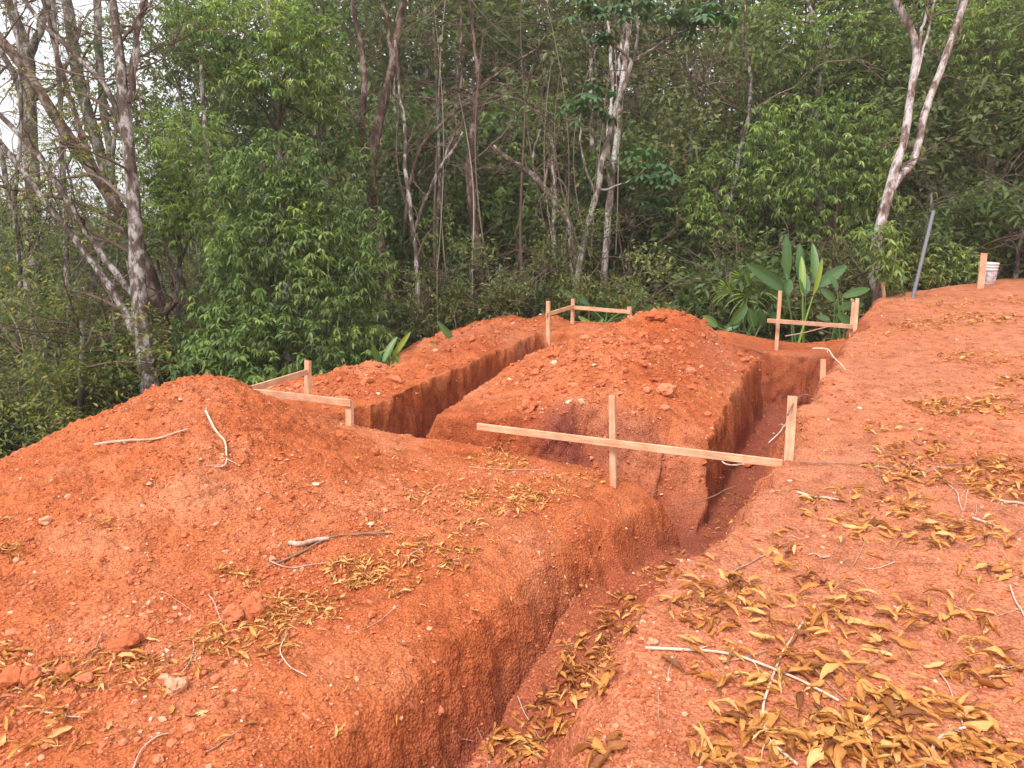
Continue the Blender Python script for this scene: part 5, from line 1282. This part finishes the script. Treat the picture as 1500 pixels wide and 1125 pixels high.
def plant(kind, j, u, d, label, cat, group, scale=1.0, dz=0.0):
    proto = KINDS[kind][j]
    o = proto if (kind, j) not in used else copy_thing(proto)
    used.add((kind, j))
    pos = at(u, 300, d); pos[2] = gz(pos[0], pos[1]) + dz
    o.location = pos; o.rotation_euler = (0, 0, rng.uniform(0, 6.28)); s = scale * rng.uniform(0.88, 1.14); o.scale = (s * rng.uniform(0.92, 1.08), s * rng.uniform(0.92, 1.08), s)
    return tag(o, label, cat, group)
# undergrowth just beyond the pad
for i, u in enumerate(np.linspace(-330, 1760, 44)):
    d = rng.uniform(12.6, 13.8) + (1.6 if u > 1250 else 0) - (2.6 if u < 250 else 0)
    if 480 < u < 1000: lab, g = "mid green undergrowth shrub behind the left bank and central heap", "shrubs behind the central heap"
    elif u <= 480: lab, g = "tangled green undergrowth shrub beyond the left mound", "shrubs beyond the left mound"
    else: lab, g = "shaded undergrowth shrub behind the terrace and trench end", "shrubs behind the terrace"
    plant('fine' if u < 250 or i % 4 == 0 else 'shrub', i % 2 if (u < 250 or i % 4 == 0) else i % 3, u + rng.normal(0, 20), d, lab, "shrub", g, 0.74 if 470 < u < 1000 else 1.05)
for i in range(26):
    u = rng.uniform(-250, 230); d = rng.uniform(8.6, 14)
    if u > 140 and d < 10: d += 3
    plant('fine', i % 2, u, d, "tangled green undergrowth shrub beyond the left mound", "shrub", "shrubs beyond the left mound", 0.9)
for i, u in enumerate(np.linspace(-500, 1950, 40)):
    d = rng.uniform(16, 20)
    if 690 < u < 900: d += 4
    if u < 260: lab, g, s = "olive forest tree low against the bright sky on the far left", "forest trees on the far left", 0.62
    elif u < 1000: lab, g, s = "grey-green forest tree filling the middle of the backdrop", "forest trees in the middle", 1.0
    else: lab, g, s = "green forest tree filling the backdrop on the right", "forest trees on the right", 1.0
    plant('mid', i % 3, u + rng.normal(0, 25), d, lab, "tree", g, s)
for i, u in enumerate(np.linspace(-700, 2200, 44)):
    d = rng.uniform(22, 30)
    if u < 260: lab, g, s = "olive forest tree low against the bright sky on the far left", "forest trees on the far left", 0.8
    elif u < 1000: lab, g, s = "grey-green forest tree filling the middle of the backdrop", "forest trees in the middle", 1.25
    else: lab, g, s = "green forest tree filling the backdrop on the right", "forest trees on the right", 1.25
    plant('mid', (i + 1) % 3, u + rng.normal(0, 25), d, lab, "tree", g, s)
for i, u in enumerate(np.linspace(490, 1010, 15)):
    plant('mid', (0, 1, 0, 2)[i % 4], u + rng.normal(0, 15), rng.uniform(18, 26), "grey-green forest tree filling the middle of the backdrop", "tree", "forest trees in the middle", rng.uniform(1.2, 1.6))
for i, u in enumerate(np.linspace(-900, 300, 24)):
    plant('mid', i % 3, u, rng.uniform(26, 40), "olive forest tree low against the bright sky on the far left", "tree", "forest trees on the far left", rng.uniform(0.9, 1.15))
for i, u in enumerate(np.linspace(330, 2300, 34)):
    d = rng.uniform(31, 40)
    lab, g = ("grey-green forest tree filling the middle of the backdrop", "forest trees in the middle") if u < 1000 else ("green forest tree filling the backdrop on the right", "forest trees on the right")
    plant('mid', i % 3, u, d, lab, "tree", g, 1.8)
for i, u in enumerate(np.linspace(-700, 290, 22)):
    plant('mid', i % 3, u, rng.uniform(13.5, 19), "olive forest tree low against the bright sky on the far left", "tree", "forest trees on the far left", rng.uniform(0.6, 0.8))
for i, u in enumerate(np.linspace(320, 2000, 26)):
    d = rng.uniform(20, 34)
    lab, g = ("tall grey-trunked forest tree towering over the middle", "tall trees in the middle") if u < 1000 else ("tall forest tree towering over the right side", "tall trees on the right")
    plant('tall', i % 3, u + rng.normal(0, 20), d, lab, "tree", g, 1.0)
for i, u in enumerate((-420, -200)):
    plant('tall', i % 3, u, rng.uniform(24, 34), "tall thin-leaved tree against the white sky on the left", "tree", "tall trees on the left", 0.85)


# ------------------------------------------------------------------ lianas and dry brush
def hanging(u0, v0, u1, v1, d, r, label, sagx):
    k = np.linspace(0, 1, 14)
    p = at(u0 + (u1 - u0) * k + sagx * np.sin(math.pi * k), v0 + (v1 - v0) * k, d + 0.3 * np.sin(k * 5))
    b = p[-1].copy(); b[2] = gz(b[0], b[1])
    if p[-1][2] - b[2] < 1.5: p = np.vstack([p, b - np.array([0, 0, 0.05])[None]])
    p = resample(p, 22)
    v, f = tubes((p - b)[None], np.linspace(r * 0.7, r, 22)[None], 6)
    o = link("liana", mesh_from("liana", v, f, 4, M_BRANCH, True, np.full(len(v), rng.uniform(0.35, 0.95))), None, b)
    return tag(o, label, "liana", "lianas among the trunks")
for k in range(16):
    u = rng.uniform(500, 1000); d = rng.uniform(13.2, 17)
    hanging(u + rng.normal(0, 30), rng.uniform(-60, 160), u, rng.uniform(330, 430), d, rng.uniform(0.006, 0.018), "thin bare liana hanging among the trunks in the middle of the forest", rng.normal(0, 26))
for k in range(8):
    u = rng.uniform(20, 200); d = rng.uniform(9.2, 11)
    o = hanging(u + rng.normal(0, 60), rng.uniform(330, 420), u, rng.uniform(520, 590), d, rng.uniform(0.006, 0.012), "pale bare vine arching through the bushes beyond the left mound", rng.normal(0, 40))
    o["group"] = "vines beyond the left mound"
def dry_brush(u, v, d, n, L, lab, dirs, r=0.02):
    c = at(u, v, d); b = c.copy(); b[2] = gz(c[0], c[1])
    root = empty("dry_brush", b, lab, "dead tree")
    st = resample(np.array([[0, 0, -0.1], (c - b) * 0.5 + rng.normal(0, 0.12, 3), c - b]), 12)
    v_, f_ = tubes(st[None], np.linspace(r * 2.2, r, 12)[None], 8)
    link("trunk", mesh_from("trunk", v_, f_, 4, M_BRANCH, True, np.full(len(v_), 0.5)), root)
    out = []
    for _ in range(n): spray(c - b, unit(np.array(dirs) + rng.normal(0, 0.7, 3)), L * rng.uniform(0.7, 1.2), r * 0.6, 3, out, 0.07, 3, 0.7)
    link("branches", spray_mesh("branches", out, M_BRANCH, 4, 0.5), root)
dry_brush(770, 150, 14.2, 10, 1.1, "bare brown twiggy dead tree right of the straight red-brown trunk", (0.3, 0, 0.3), 0.018)
dry_brush(1030, 120, 16.0, 14, 1.1, "drooping brown dead brush between the umbrella-leaved tree and the right crowns", (0, 0, 0.5), 0.016)
dry_brush(640, 215, 14.6, 6, 1.2, "pale bare branching dead tree left of the straight red-brown trunk", (-0.2, 0, 0.3), 0.018)
dry_brush(905, 330, 15.0, 6, 0.9, "small bare twiggy dead tree beside the umbrella-leaved trunk", (0, 0, 0.4), 0.012)
dry_brush(90, 470, 9.8, 7, 0.9, "pale bare dead branches in the bushes left of the mottled tree", (-0.3, 0, 0.3), 0.012)

# ------------------------------------------------------------------ humid air over the forest
hz = bpy.data.materials.new("humid_air"); hz.use_nodes = True
hn = hz.node_tree.nodes; hn.remove(hn["Principled BSDF"])
pv = hn.new("ShaderNodeVolumePrincipled"); pv.inputs['Color'].default_value = (0.95, 0.96, 0.97, 1); pv.inputs['Density'].default_value = 0.0013; pv.inputs['Anisotropy'].default_value = 0.2
hz.node_tree.links.new(pv.outputs[0], hn["Material Output"].inputs['Volume'])
x0, x1, y0, y1, z0, z1 = -700, 700, -700, 700, -40.0, 32.0
hv = np.array([(x0, y0, z0), (x1, y0, z0), (x1, y1, z0), (x0, y1, z0), (x0, y0, z1), (x1, y0, z1), (x1, y1, z1), (x0, y1, z1)])
hm = mesh_from("haze", hv, [3, 2, 1, 0, 4, 5, 6, 7, 0, 1, 5, 4, 1, 2, 6, 5, 2, 3, 7, 6, 3, 0, 4, 7], 4, hz)
tag(link("haze", hm), "thin pale humid air between the trees", None, None, "stuff")
scene.cycles.volume_bounces = 1
